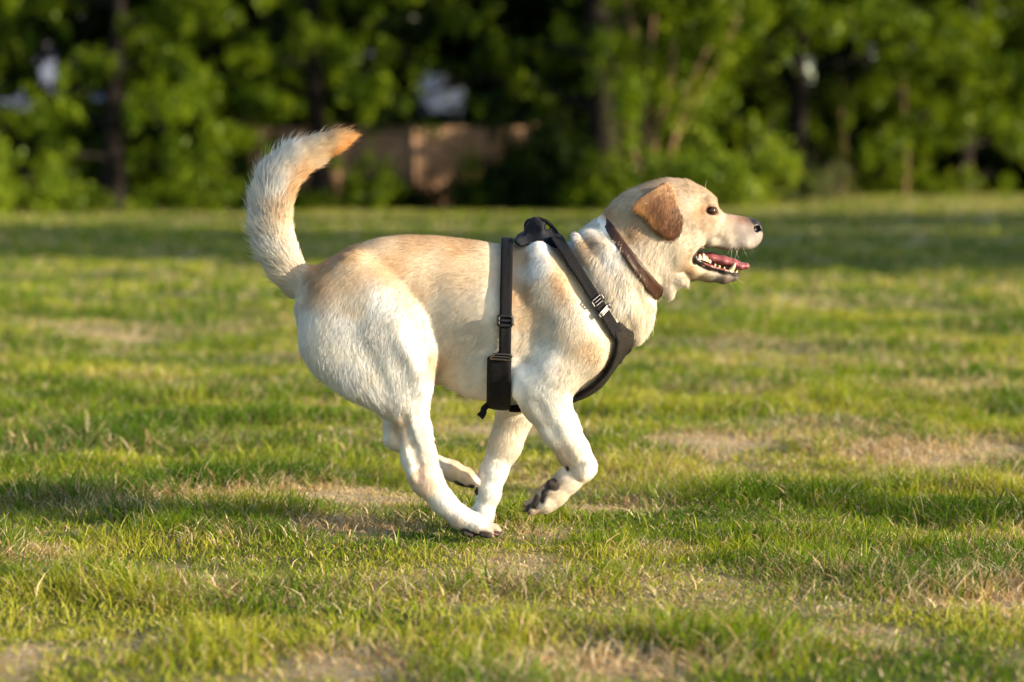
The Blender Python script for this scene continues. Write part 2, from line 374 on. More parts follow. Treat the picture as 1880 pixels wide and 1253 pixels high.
# low hedge growth closing the view under the crowns
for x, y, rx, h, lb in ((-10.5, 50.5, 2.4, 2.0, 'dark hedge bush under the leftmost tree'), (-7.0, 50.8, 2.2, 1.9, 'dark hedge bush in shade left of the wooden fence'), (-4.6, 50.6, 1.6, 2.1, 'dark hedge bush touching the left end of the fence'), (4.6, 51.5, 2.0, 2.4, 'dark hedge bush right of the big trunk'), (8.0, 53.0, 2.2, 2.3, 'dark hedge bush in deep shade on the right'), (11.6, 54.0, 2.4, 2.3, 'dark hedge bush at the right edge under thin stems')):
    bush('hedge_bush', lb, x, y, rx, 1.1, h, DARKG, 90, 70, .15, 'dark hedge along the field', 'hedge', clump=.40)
bush('bush', 'bright sunlit green bush right of the big trunk', 4.15, 42.0, 1.40, 1.0, 2.1, ((.100, .180, .014), (.260, .330, .030)), 70, 46, .13, clump=.33)
bush('bush', 'greyish olive bush low in front of the trees, above the dog\'s nose', 5.55, 42.2, .95, .8, 1.02, OLIV, 46, 46, .07, clump=.2)
bush('bush', 'brown twiggy bush at the foot of the olive bush', 6.2, 43.2, .75, .6, .62, BRNG, 30, 40, .06, clump=.18)
bush('bush', 'light green bush at the very left edge of the lawn', -10.2, 41.0, 1.0, .9, 1.8, ((.095, .17, .012), (.24, .31, .022)), 60, 44, .13, clump=.3)
bush('bush', 'low yellow green bush next to the left edge bush', -8.7, 41.6, 1.2, .7, 1.0, ((.095, .17, .012), (.24, .31, .022)), 44, 44, .11, clump=.25)
bush('bush', 'small low green bush under the drooping boughs', -6.4, 43.5, 1.1, .7, .75, MIDG, 44, 44, .10, clump=.24)
bush('bush', 'small low green bush behind the dog\'s tail', -4.5, 43.6, .9, .6, .85, MIDG, 40, 44, .10, clump=.24)
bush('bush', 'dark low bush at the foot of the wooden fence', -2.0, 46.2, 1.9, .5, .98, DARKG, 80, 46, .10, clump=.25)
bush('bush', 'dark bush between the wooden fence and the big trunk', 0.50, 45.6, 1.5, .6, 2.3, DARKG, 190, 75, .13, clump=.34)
bush('bush', 'mid green leafy bush in front of the big dark trunk', 1.9, 44.8, .8, .5, 1.2, MIDG, 50, 46, .12, clump=.30)
bush('bush', 'tall weeds at the right end of the field edge', 9.2, 49.0, 2.2, .7, .62, BRIG, 60, 44, .08, clump=.2)
bush('bush', 'loose mid green bush growing up in front of the wooden fence', -2.95, 45.2, .75, .4, 1.75, MIDG, 34, 40, .11, clump=.24)
# coppice stems in front of the big trunk, lit by the sun
ct = empty('coppice_shrub', (2.75, 43.8, 0), 'many stemmed shrub with pale sunlit stems fanning out before the dark trunk', 'shrub', None)
cst = []
for ex, ez, w_ in ((-.85, 3.3, .05), (-.45, 4.6, .06), (.05, 4.2, .055), (.45, 3.4, .05), (1.15, 3.3, .06), (1.75, 3.9, .045), (.8, 2.6, .03), (-.15, 2.9, .04)):
    u = np.linspace(0, 1, 9); cst.append((np.stack([ex * u ** 1.1 + .06 * np.sin(u * 7 + ex * 5), rng.normal(0, .25) * u, ez * u ** .95], 1), w_ * (1 - .65 * u) + .01))
V, F = tubes(cst, 7); link(mesh_np('stems', V, F, BARKL), ct)
cen = np.array([p[0][-1 - rng.integers(0, 4)] + rng.normal(0, .35, 3) for p in cst for _ in range(7)]); V, Q, col = leaves(cen + np.array([2.75, 43.8, 0]), np.full(len(cen), .32), 30, .13, BRIG, .4); link(mesh_np('foliage', V - np.array([2.75, 43.8, 0]), [Q], LEAF, False, {'tint': rgba(col)}), ct)
# thin upright stems in the shade on the right
for x, y, hh_, lb in ((7.1, 47.3, 2.6, 'thin upright sapling stem in the shade, left one of the pair'), (8.55, 48.0, 3.0, 'thin upright ivy covered sapling at the right')):
    e = empty('sapling', (x, y, .25), lb, 'sapling'); u = np.linspace(0, 1, 8)
    V, F = tubes([(np.stack([.05 * np.sin(u * 6), 0 * u, hh_ * u], 1), .045 * (1 - .5 * u))], 7); link(mesh_np('trunk', V, F, BARKL), e)
    cen = np.stack([rng.normal(0, .14, 16), rng.normal(0, .14, 16), rng.uniform(.3, hh_, 16)], 1); V, Q, col = leaves(cen + np.array([x, y, .25]), np.full(16, .17), 20, .09, BRIG, .4, False); link(mesh_np('foliage', V - np.array([x, y, .25]), [Q], LEAF, False, {'tint': rgba(col)}), e)
# wooden fence
FWOOD = simple_mat('weathered_boards', (.30, .185, .115), .8, .2, 0, .35, 3, .4)
ft = empty('wooden_fence', (0.0, 48.0, 0), 'brown close boarded wooden fence under the trees, half hidden by leaves', 'fence', None)
bs = []; xx = -5.6
while xx < .4:
    w_ = .135 + rng.uniform(-.006, .006); bs.append((xx, xx + w_, rng.uniform(0, .012), rng.uniform(.026, .036), .05, 1.80 + rng.uniform(-.015, .015))); xx += w_ + .008
V, F = boxes(bs); link(mesh_np('boards', V, F, FWOOD, False), ft)
for z_ in (.35, 1.45): V, F = box(-5.6, .5, .04, .09, z_, z_ + .09); link(mesh_np('rail', V, [F], FWOOD, False), ft)
for x_ in (-5.65, -3.9, -2.15, -.4, .5): V, F = box(x_ - .05, x_ + .05, -.045, -.004, 0, 1.88); link(mesh_np('post', V, [F], FWOOD, False), ft)
# houses glimpsed through the openings
def house(x, y, w, dpt, hw_, hr, lb):
    e = empty('house', (x, y, 0), lb, 'house', None); wm = simple_mat('shaded_pale_render', (.13, .155, .22), .85, .2, 0, .06, 2); rm = simple_mat('slate', (.10, .10, .115), .6, .3, 0, .3, 8)  # wall colour darkened and blued to stand in for tree shade
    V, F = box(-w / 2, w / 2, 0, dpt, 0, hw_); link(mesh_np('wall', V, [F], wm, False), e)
    V = np.array([(-w / 2 - .3, -.3, hw_ - .05), (w / 2 + .3, -.3, hw_ - .05), (w / 2 + .3, dpt + .3, hw_ - .05), (-w / 2 - .3, dpt + .3, hw_ - .05), (-w / 2 - .3, dpt / 2, hr), (w / 2 + .3, dpt / 2, hr)])
    link(mesh_np('roof', V, [np.array([(0, 1, 5, 4), (2, 3, 4, 5), (0, 3, 2, 1)]), np.array([(1, 2, 5), (3, 0, 4)])], rm, False), e)
    gm = simple_mat('window_glass', (.02, .025, .03), .05, .6); fm = simple_mat('window_frame_grey', (.16, .17, .20), .5)
    for wx in np.arange(-w / 2 + 1.6, w / 2 - 1, 3.2):
        for wz in (1.0, 3.6):
            if wz + 1.2 > hw_: continue
            V, F = boxes([(wx - .6, wx + .6, -.05, -.004, wz, wz + .06), (wx - .6, wx + .6, -.05, -.004, wz + 1.14, wz + 1.2), (wx - .6, wx - .54, -.05, -.004, wz + .06, wz + 1.14), (wx + .54, wx + .6, -.05, -.004, wz + .06, wz + 1.14)])
            f_ = link(mesh_np('window', V, F, fm, False), e); V, F = box(wx - .54, wx + .54, -.03, -.006, wz + .06, wz + 1.14); link(mesh_np('pane', V, [F], gm, False), f_)
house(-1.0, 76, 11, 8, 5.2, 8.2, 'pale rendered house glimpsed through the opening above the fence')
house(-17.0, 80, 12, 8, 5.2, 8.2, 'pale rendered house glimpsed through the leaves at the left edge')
# trees beside the field whose shade lies across the lawn
for x, y, h, r, lb in ((15.5, 11.0, 9.5, 3.8, 'leafy tree beside the field shading the far lawn, nearest the camera'), (21.0, 15.0, 10, 4.0, 'leafy tree beside the field shading the far lawn, middle one'), (26.0, 22.0, 8.5, 3.8, 'leafy tree beside the field shading the far lawn, farthest one')):
    tree('tree', lb, 'tree', x, y, h, r, 1.0, 40, MIDG, .2, 60, .30, .4, .8, 'trees beside the field', gaps=False)
bush('shrub', 'slim upright shrub added outside the view to cast a shadow band on the lawn', 5.2, -1.45, .22, .22, 1.6, MIDG, 70, 40, .06, None, 'shrub', clump=.13)  # added out of view to throw a shadow band across the lawn
FUR = True
# ------------------------------------------------------------------ the dog: one signed-distance body, meshed
HV = 0.0026
LO = np.array([-0.60, -0.225, -0.02]); HI = np.array([0.53, 0.225, 0.86])
NX, NY, NZ = [int(v) for v in np.ceil((HI - LO) / HV)]
GX = (LO[0] + HV * np.arange(NX)).astype(np.float32); GY = (LO[1] + HV * np.arange(NY)).astype(np.float32); GZ = (LO[2] + HV * np.arange(NZ)).astype(np.float32)

class Grid:
    def __init__(self, gx=GX, gy=GY, gz=GZ, h=HV):
        self.x, self.y, self.z, self.h = gx, gy, gz, h
        self.o = np.array([gx[0], gy[0], gz[0]])
        self.D = np.full((len(gx), len(gy), len(gz)), 0.2, np.float32)
    def box(self, lo, hi):
        s = []
        for g, a, b in ((self.x, lo[0], hi[0]), (self.y, lo[1], hi[1]), (self.z, lo[2], hi[2])):
            i0 = max(0, int((a - g[0]) / self.h)); i1 = min(len(g), int((b - g[0]) / self.h) + 2); s.append(slice(i0, max(i0, i1)))
        return tuple(s), self.x[s[0]][:, None, None], self.y[s[1]][None, :, None], self.z[s[2]][None, None, :]
    def add(self, s, d, k):
        a = self.D[s]; h = np.maximum(k - np.abs(a - d), 0) / k
        self.D[s] = np.minimum(a, d) - h * h * k * 0.25
    def sub(self, s, d, k):
        a = self.D[s]; d = -d; h = np.maximum(k - np.abs(a - d), 0) / k
        self.D[s] = np.maximum(a, d) + h * h * k * 0.25
    def cone(self, p1, p2, r1, r2, s1=1.0, s2=1.0, k=0.02, sub=False):
        """tapered round limb; s = radius in the side plane / half width across"""
        p1 = np.asarray(p1, float); p2 = np.asarray(p2, float)
        m = max(r1 / min(1, s1), r2 / min(1, s2)) + k + 0.012
        s, X, Y, Z = self.box(np.minimum(p1, p2) - m, np.maximum(p1, p2) + m)
        ab = p2 - p1; L = ab @ ab + 1e-12
        t = np.clip(((X - p1[0]) * ab[0] + (Y - p1[1]) * ab[1] + (Z - p1[2]) * ab[2]) / L, 0, 1)
        dx = X - p1[0] - t * ab[0]; dy = Y - p1[1] - t * ab[1]; dz = Z - p1[2] - t * ab[2]
        ys = s1 + (s2 - s1) * t; r = r1 + (r2 - r1) * t
        e = dx * dx + dz * dz; q = np.sqrt(e + (dy * ys) ** 2) + 1e-9
        d = (q - r) * q / (np.sqrt(e + (dy * ys * ys) ** 2) + 1e-9)
        (self.sub if sub else self.add)(s, d.astype(np.float32), k)
    def chain(self, st, k=0.02, mirror=False):
        """stations (px, py, r_px, Y, half width m)"""
        for a, b in zip(st[:-1], st[1:]):
            ra, rb = R(a[2], a[3]), R(b[2], b[3])
            sa = ra / a[4] if len(a) > 4 else 1; sb = rb / b[4] if len(b) > 4 else 1
            p, q = W(*a[:2], a[3]), W(*b[:2], b[3])
            self.cone(p, q, ra, rb, sa, sb, k)
            if mirror: self.cone(p * [1, -1, 1], q * [1, -1, 1], ra, rb, sa, sb, k)
    def samp(self, P):
        u = (P - self.o) / self.h
        u = np.clip(u, 0, np.array(self.D.shape) - 1.001); i = u.astype(int); f = u - i
        r = 0
        for a in (0, 1):
            for b in (0, 1):
                for c in (0, 1):
                    w = (f[:, 0] if a else 1 - f[:, 0]) * (f[:, 1] if b else 1 - f[:, 1]) * (f[:, 2] if c else 1 - f[:, 2])
                    r = r + w * self.D[i[:, 0] + a, i[:, 1] + b, i[:, 2] + c]
        return r
    def nets(self):
        D = self.D; s = D < 0; c = np.zeros(tuple(n - 1 for n in D.shape), np.int8)
        offs = [(a, b, d) for a in (0, 1) for b in (0, 1) for d in (0, 1)]
        for a, b, d in offs: c += s[a:D.shape[0] - 1 + a, b:D.shape[1] - 1 + b, d:D.shape[2] - 1 + d]
        act = (c > 0) & (c < 8); I = np.nonzero(act); n = len(I[0])
        idx = np.full(c.shape, -1, np.int32); idx[act] = np.arange(n)
        acc = np.zeros((n, 3)); cnt = np.zeros(n)
        for o in offs:
            for ax in range(3):
                if o[ax]: continue
                e = list(o); e[ax] = 1
                va = D[I[0] + o[0], I[1] + o[1], I[2] + o[2]]; vb = D[I[0] + e[0], I[1] + e[1], I[2] + e[2]]
                x = (va < 0) != (vb < 0); t = np.where(x, va / np.where(x, va - vb, 1), 0)
                p = np.tile(np.array(o, float), (n, 1)); p[:, ax] += t
                acc += p * x[:, None]; cnt += x
        V = (np.stack(I, 1) + acc / cnt[:, None]) * self.h + self.o
        Q = []
        for ax in range(3):
            b, d = (ax + 1) % 3, (ax + 2) % 3
            lo = [slice(None)] * 3; hi = [slice(None)] * 3
            lo[ax] = slice(0, -1); hi[ax] = slice(1, None)
            for q in (b, d): lo[q] = hi[q] = slice(1, -1)
            sa, sb = s[tuple(lo)], s[tuple(hi)]; K = np.nonzero(sa != sb)
            k = [v.copy() for v in K]; k[b] = k[b] + 1; k[d] = k[d] + 1
            def cell(db, dd):
                m = [v.copy() for v in k]; m[b] = m[b] + db; m[d] = m[d] + dd
                return idx[m[0], m[1], m[2]]
            q4 = np.stack([cell(-1, -1), cell(0, -1), cell(0, 0), cell(-1, 0)], 1)
            fl = ~sa[K]; q4[fl] = q4[fl][:, ::-1]
            Q.append(q4)
        return V, np.concatenate(Q)

def smooth_interp(xs, ks, vs, sig):
    xs = np.asarray(xs); lo, hi = xs.min() - 5 * sig, xs.max() + 5 * sig
    g = np.linspace(lo, hi, 1200); v = np.interp(g, ks, vs)
    m = max(1, int(sig / (g[1] - g[0]))); ker = np.exp(-0.5 * (np.arange(-3 * m, 3 * m + 1) / m) ** 2); ker /= ker.sum()
    vp = np.pad(v, 3 * m, mode='edge'); v = np.convolve(vp, ker, 'valid')
    return np.interp(xs, g, v)

def poly_sdf(px, pz, poly):
    """signed distance to a closed 2-D polygon"""
    d = np.full(np.broadcast(px, pz).shape, 1e9); ins = np.zeros(d.shape, bool)
    n = len(poly)
    for i in range(n):
        a = poly[i]; b = poly[(i + 1) % n]; e = b - a
        wx, wz = px - a[0], pz - a[1]
        t = np.clip((wx * e[0] + wz * e[1]) / (e @ e), 0, 1)
        d = np.minimum(d, (wx - t * e[0]) ** 2 + (wz - t * e[1]) ** 2)
        c1 = (a[1] <= pz) & (b[1] > pz) & (e[0] * wz - e[1] * wx > 0)
        c2 = (a[1] > pz) & (b[1] <= pz) & (e[0] * wz - e[1] * wx < 0)
        ins ^= (c1 | c2)
    d = np.sqrt(d); return np.where(ins, -d, d)

def spline(pts, n=8, closed=False):
    P = np.asarray(pts, float); m = len(P); out = []
    for i in range(m if closed else m - 1):
        g = lambda j: P[j % m] if closed else P[min(max(j, 0), m - 1)]
        p0, p1, p2, p3 = g(i - 1), g(i), g(i + 1), g(i + 2)
        for t in np.arange(n) / n:
            out.append(0.5 * (2 * p1 + (p2 - p0) * t + (2 * p0 - 5 * p1 + 4 * p2 - p3) * t * t + (3 * p1 - p0 - 3 * p2 + p3) * t ** 3))
    if not closed: out.append(P[-1])
    return np.array(out)

B = Grid()
# ---- trunk: back line, belly line and half width along the spine
TR = np.array([(548, 540, 600, .030), (562, 508, 620, .050), (580, 490, 640, .070), (605, 472, 650, .086), (650, 449, 655, .100), (700, 434, 655, .104), (750, 429, 664, .098),
               (800, 431, 694, .100), (830, 434, 714, .110), (870, 439, 733, .120), (905, 444, 742, .126), (940, 448, 744, .128), (985, 441, 741, .124),
               (1020, 446, 737, .122), (1050, 460, 729, .116), (1080, 496, 718, .108), (1105, 535, 700, .102), (1125, 560, 672, .092), (1141, 585, 650, .074), (1151, 604, 634, .045)])
xs = B.x
kx = np.array([W(r[0], 600)[0] for r in TR])
top = smooth_interp(xs, kx, [W(r[0], r[1])[2] for r in TR], 0.010); bot = smooth_interp(xs, kx, [W(r[0], r[2])[2] for r in TR], 0.010)
hwd = smooth_interp(xs, kx, TR[:, 3], 0.012)
s, X, Y, Z = B.box((-0.55, -0.19, 0.15), (0.35, 0.19, 0.75))
i = s[0]; zc = ((top + bot) / 2)[i][:, None, None]; ra = ((top - bot) / 2)[i][:, None, None]; rb = hwd[i][:, None, None]
v = (Z - zc) / ra; wy = rb * (1 - 0.20 * np.clip(v, 0, 1) ** 2 - 0.10 * np.clip(-v, 0, 1)); u = Y / wy
q = (np.abs(u) ** 2.2 + np.abs(v) ** 2.2) ** (1 / 2.2) + 1e-6
d = (q - 1) * q / (np.sqrt((u / wy) ** 2 + (v / ra) ** 2) + 1e-6)
ex = np.maximum(np.maximum(kx[0] - X, X - kx[-1]), 0); d = np.where(ex > 0, np.sqrt(np.maximum(d, 0) ** 2 + ex ** 2), d)
B.add(s, np.clip(d, -.2, .2).astype(np.float32), 0.01)
def snap():
    g = Grid.__new__(Grid); g.__dict__.update(B.__dict__); g.D = B.D.copy(); return g
# ---- shoulder blade and upper arm (near and far)
for sg in (-1, 1):
    B.chain([(990, 462, 20, .062 * sg, .020), (1010, 520, 42, .088 * sg, .034), (1045, 600, 52, .094 * sg, .040), (1062, 640, 50, .086 * sg, .040)], 0.035)
    B.chain([(1062, 640, 46, .086 * sg, .036), (1010, 690, 48, .092 * sg, .042), (985, 712, 38, .095 * sg, .036)], 0.03)
TT = snap()       # trunk and shoulders only: carries the chest panel
# ---- neck, ruff, loose throat skin
B.chain([(1040, 545, 88, 0, .110), (1085, 535, 84, 0, .100), (1122, 506, 80, 0, .092), (1158, 474, 74, 0, .082), (1195, 432, 72, 0, .072)], 0.035)
T = snap()        # chest and neck without loose skin: carries the harness
# ---- skull, muzzle, jaw
B.chain([(1128, 450, 58, 0, .066), (1185, 411, 64, 0, .064), (1233, 399, 68, 0, .064), (1262, 397, 57, 0, .058), (1282, 397, 41, 0, .052)], 0.03)
TC = snap()       # carries the collar
B.chain([(1205, 445, 52, 0, .062), (1240, 452, 44, 0, .060), (1262, 452, 28, 0, .052)], 0.03)
B.chain([(1282, 398, 40, 0, .050), (1298, 408, 31, 0, .043), (1318, 424, 32, 0, .038)], 0.012)
B.chain([(1300, 428, 29, 0, .041), (1330, 429, 34, 0, .037), (1357, 430, 33, 0, .036), (1376, 431, 27, 0, .032)], 0.010)
B.chain([(1340, 410, 15, 0, .020), (1372, 417, 15, 0, .019), (1384, 421, 14, 0, .018)], 0.012)
B.chain([(1376, 415, 15, 0, .021), (1384, 415, 14, 0, .020), (1386, 418, 12, 0, .018)], 0.004)
for sg in (-1, 1):
    B.chain([(1288, 372, 10, .035 * sg), (1301, 373, 11, .036 * sg), (1311, 377, 8, .030 * sg)], 0.009)     # brow
    B.chain([(1290, 395, 9, .042 * sg), (1305, 400, 8, .041 * sg), (1316, 399, 6, .036 * sg)], 0.010)         # lower lid and cheek bone
    B.chain([(1338, 446, 18, .023 * sg), (1366, 446, 19, .019 * sg), (1379, 441, 15, .014 * sg)], 0.010)      # flews
    B.chain([(1297, 382, 5, .0445 * sg), (1305, 381.5, 5, .0435 * sg), (1313, 385, 4, .0385 * sg)], 0.005)          # upper lid
    B.chain([(1308, 447, 11, .030 * sg), (1345, 453, 10, .026 * sg)], 0.010)
B.chain([(1120, 530, 60, 0, .08), (1150, 572, 40, 0, .055), (1166, 604, 18, -.004, .028), (1169, 620, 9, -.008, .014)], 0.03)
B.chain([(1150, 520, 45, 0, .070), (1172, 556, 27, 0, .042), (1180, 578, 16, 0, .024)], 0.025)
for st in ([(1062, 440, 10, -.050), (1088, 475, 14, -.080), (1118, 530, 15, -.086), (1146, 588, 10, -.048)],
           [(1084, 428, 9, -.045), (1110, 460, 13, -.078), (1142, 520, 15, -.082), (1166, 580, 10, -.043)],
           [(1108, 420, 8, -.040), (1134, 458, 11, -.074), (1166, 512, 13, -.068), (1190, 556, 9, -.028)]):
    B.chain(st, 0.017, True)
B.cone(W(1328, 376, -.016), W(1328, 376, .016), R(7), R(7), k=.010, sub=True)
# mouth wedge, then the lower jaw
mp = np.array([W(*p)[[0, 2]] for p in spline([(1277, 466), (1290, 455), (1320, 458), (1345, 461), (1385, 462), (1385, 500), (1350, 497), (1320, 492), (1290, 482)], 4, True)])
s, X, Y, Z = B.box((0.34, -0.08, 0.45), (0.52, 0.08, 0.75))
d2 = poly_sdf(X[:, 0, :], Z[0], mp)[:, None, :]
B.sub(s, np.maximum(d2, np.abs(Y) - 0.09).astype(np.float32), 0.006)
B.chain([(1225, 470, 38, 0, .052), (1250, 482, 28, 0, .046), (1272, 494, 19, 0, .040), (1300, 500, 17, 0, .033), (1330, 506, 15, 0, .026), (1347, 506, 12.5, 0, .020)], 0.014)
for sg in (-1, 1):
    B.chain([(1276, 468, 4.5, .041 * sg), (1279, 478, 6, .041 * sg), (1304, 490, 6, .034 * sg), (1330, 497, 5.5, .026 * sg), (1348, 500, 5, .017 * sg)], 0.006)
    B.chain([(1276, 466, 4.5, .042 * sg), (1284, 457, 4, .042 * sg), (1300, 455, 4, .040 * sg)], 0.006)
# throat folds blown forward
B.chain([(1225, 498, 26, -.014, .034), (1246, 511, 16, -.018, .022), (1255, 517, 10, -.018, .014)], 0.012)
B.chain([(1214, 505, 28, -.012, .032), (1225, 528, 17, -.018, .022), (1229, 541, 10, -.018, .013)], 0.012)
B.chain([(1203, 470, 50, 0, .065), (1222, 500, 26, 0, .045)], 0.02)
# nostrils and eye sockets
for sg in (-1, 1):
    B.cone(W(1391, 421, .012 * sg), W(1386, 423, .019 * sg), 0.0032, 0.0036, k=0.003, sub=True)
    B.cone(W(1302.5, 386.5, .052 * sg), W(1310.5, 387.5, .046 * sg), 0.0046, 0.0042, 0.42, 0.42, k=0.004, sub=True)
# ears: flaps with their own outline
EAR = spline([(1226, 333), (1240, 345), (1247, 372), (1252, 401), (1249, 425), (1235, 440), (1215, 437), (1198, 423), (1181, 400), (1161, 387), (1163, 373), (1178, 358), (1200, 345), (1216, 336)], 4, True)
def ear_y(uu, vv):
    return 0.060 + 0.018 * np.clip(vv, 0, 1) ** 0.6 + 0.009 * np.sin(np.clip(vv, 0, 1) * 3.1) - 0.008 * np.clip(vv - 0.6, 0, 1) + 0.012 * np.clip(-uu, 0, 1) * (1 - np.clip(vv, 0, 1)) + 0.002 * np.sin(uu * 6 + vv * 3) + 0.011 * np.sin(np.pi * np.clip((uu + .85) / 1.07, 0, 1)) - .003
ep = np.array([W(p[0], p[1], -0.08)[[0, 2]] for p in EAR])
for sg in (-1, 1):
    s, X, Y, Z = B.box((0.20, *( (-0.13, 0.58) if sg < 0 else (0.02, 0.58))), (0.36, *((-0.02, 0.80) if sg < 0 else (0.13, 0.80))))
    d2 = poly_sdf(X[:, 0, :], Z[0], ep)[:, None, :]
    x0, z0 = W(1232, 340, -.08)[0], W(1232, 340, -.08)[2]
    uu = (X - x0) / 0.09; vv = (z0 - Z) / 0.105                       # 0 at the root, 1 at the tip
    y0 = ear_y(uu, vv)
    dy = np.abs(Y - sg * y0) - 0.0055; r = 0.0052
    d = np.sqrt(np.maximum(d2 + r, 0) ** 2 + np.maximum(dy + r, 0) ** 2) + np.minimum(np.maximum(d2 + r, dy + r), 0) - r
    B.add(s, d.astype(np.float32), 0.005)
    B.chain([(1222, 346, 12, .056 * sg), (1185, 368, 13, .062 * sg)], 0.012)
# ---- front legs
B.chain([(975, 706, 40, -.094, .036), (1000, 732, 47, -.092, .036), (1027, 785, 37, -.086, .029), (1052, 828, 31, -.080, .026), (1068, 856, 28, -.077, .026)], 0.016)
B.chain([(962, 706, 22, -.094, .022), (955, 716, 14, -.093, .016)], 0.018)
B.chain([(1068, 858, 28, -.077, .025), (1043, 882, 25, -.073, .023), (1018, 906, 25, -.070, .026), (1000, 920, 23, -.068, .029), (985, 930, 16, -.068, .024)], 0.012)
B.chain([(962, 690, 46, .085, .036), (950, 750, 38, .083, .032), (927, 818, 31, .076, .026), (906, 866, 26, .070, .024), (897, 905, 23, .067, .023), (886, 945, 21, .064, .022), (880, 975, 22, .062, .028), (893, 990, 18, .062, .028)], 0.014)
# ---- thigh masses and hind legs
TH = np.array([(468, 640, 655, .006), (490, 606, 676, .022), (520, 574, 708, .033), (560, 555, 738, .043), (600, 549, 765, .051), (640, 550, 777, .052), (675, 566, 782, .050), (700, 592, 785, .048),
               (725, 640, 787, .048), (745, 678, 789, .042), (765, 708, 791, .037), (790, 730, 793, .030), (820, 748, 788, .018), (835, 760, 782, .008)])
for sg, sh in ((-1, 0), (1, 1)):
    Y0 = -.072 * 1.0
    kz = np.array([W(650, r[0], Y0)[2] for r in TH])[::-1]
    lx = np.array([W(r[1], r[0], Y0)[0] for r in TH])[::-1]; rx = np.array([W(r[2], r[0], Y0)[0] for r in TH])[::-1]
    if sh: lx = lx + 0.02; rx = rx + 0.00; lx[:4] += 0.03; rx[:4] -= 0.045
    L = smooth_interp(B.z, kz, lx, .010); Rr = smooth_interp(B.z, kz, rx, .010); Hh = smooth_interp(B.z, kz, TH[::-1, 3], .012)
    s, X, Y, Z = B.box((-0.50, -0.17, 0.20) if sg < 0 else (-0.50, 0.0, 0.2), (0.0, 0.0, 0.62) if sg < 0 else (0.0, 0.17, 0.62))
    i = s[2]; xc = ((L + Rr) / 2)[i][None, None]; ra = ((Rr - L) / 2)[i][None, None]; rb = Hh[i][None, None]
    u = (X - xc) / ra; v = (Y - sg * .072) / rb
    q = (np.abs(u) ** 2.1 + np.abs(v) ** 2.1) ** (1 / 2.1) + 1e-6
    d = (q - 1) * q / (np.sqrt((u / ra) ** 2 + (v / rb) ** 2) + 1e-6)
    ex = np.maximum(np.maximum(kz[0] - Z, Z - kz[-1]), 0); d = np.where(ex > 0, np.sqrt(np.maximum(d, 0) ** 2 + ex ** 2), d)
    B.add(s, np.clip(d, -.2, .2).astype(np.float32), 0.05)
    B.chain([(685, 560, 34, .070 * sg, .024), (720, 605, 38, .088 * sg, .028), (748, 660, 32, .094 * sg, .027), (764, 712, 23, .091 * sg, .024)], 0.045)   # quadriceps
    B.chain([(600, 560, 34, .074 * sg, .026), (610, 620, 44, .080 * sg, .026), (660, 690, 36, .082 * sg, .024)], 0.035)                                   # hamstrings
B.chain([(762, 795, 33, -.074, .029), (770, 838, 33, -.070, .025), (783, 881, 31, -.066, .025), (815, 923, 23.5, -.062, .022), (845, 950, 22, -.060, .024), (871, 963, 22, -.058, .028), (893, 970, 14, -.057, .026)], 0.012)
B.chain([(745, 800, 12, -.074, .016), (755, 845, 15, -.070, .018), (762, 870, 16, -.067, .019)], 0.012)       # achilles cord and heel
B.chain([(735, 735, 36, .074, .036), (726, 785, 22, .074, .026), (722, 806, 18, .072, .022)], 0.014)
B.chain([(722, 806, 18, .072, .022), (770, 838, 18, .068, .020), (830, 864, 19, .064, .024), (856, 877, 18, .062, .029), (868, 883, 13, .062, .028)], 0.012)
# ---- tendons, muscle edges and hollows on the near legs
B.chain([(748, 765, 7, -.106), (762, 815, 6, -.100), (772, 850, 4, -.096)], 0.012)
def hollow(st, k=.012):
    for a, b_ in zip(st[:-1], st[1:]): B.cone(W(*a[:2], a[3]), W(*b_[:2], b_[3]), R(a[2]), R(b_[2]), k=k, sub=True)
hollow([(742, 770, 6, -.112), (758, 825, 7, -.102), (768, 852, 4, -.097)])
hollow([(770, 770, 6, -.116), (786, 840, 6, -.104)])
hollow([(806, 868, 5, -.098), (830, 905, 5, -.091), (856, 938, 3, -.087)])
hollow([(700, 610, 9, -.156), (735, 680, 9, -.150), (757, 735, 7, -.136)], .03)
hollow([(768, 610, 8, -.130), (784, 660, 8, -.126)], .03)
hollow([(985, 745, 7, -.142), (1012, 795, 7, -.128), (1040, 838, 5, -.116)], .016)
hollow([(1050, 852, 5, -.112), (1040, 868, 5, -.104)], .010)
hollow([(985, 600, 12, -.152), (965, 660, 12, -.150)], .04)
B.chain([(756, 868, 8, -.088), (760, 880, 7, -.086)], .012)
B.chain([(1078, 850, 11, -.096), (1070, 872, 9, -.094)], .012)
# ---- toes
def toes(st, k=0.004):
    for a in st: B.chain(a, k)
toes([[(878, 968, 13, -.080, .009), (896, 978, 11, -.080, .009), (903, 982, 8, -.079, .008)], [(885, 962, 13, -.066, .009), (907, 972, 11, -.066, .009), (916, 977, 8, -.066, .008)],
      [(885, 962, 12, -.050, .009), (907, 970, 10.5, -.050, .009), (916, 976, 8, -.050, .008)], [(872, 970, 11, -.036, .008), (892, 978, 9.5, -.036, .008)]])
toes([[(996, 928, 11, -.086, .009), (979, 938, 10, -.085, .009)], [(990, 926, 12, -.072, .010), (971, 934, 10, -.072, .010)], [(990, 920, 12, -.057, .010), (971, 926, 10, -.057, .010)], [(996, 914, 11, -.046, .009), (980, 918, 9, -.046, .008)]])
toes([[(855, 880, 10, .042, .009), (870, 887, 8, .042, .009)], [(855, 878, 11, .056, .009), (876, 884, 8, .056, .009)], [(855, 876, 11, .070, .009), (876, 882, 8, .070, .009)], [(852, 878, 9, .083, .008), (866, 886, 8, .083, .008)]])
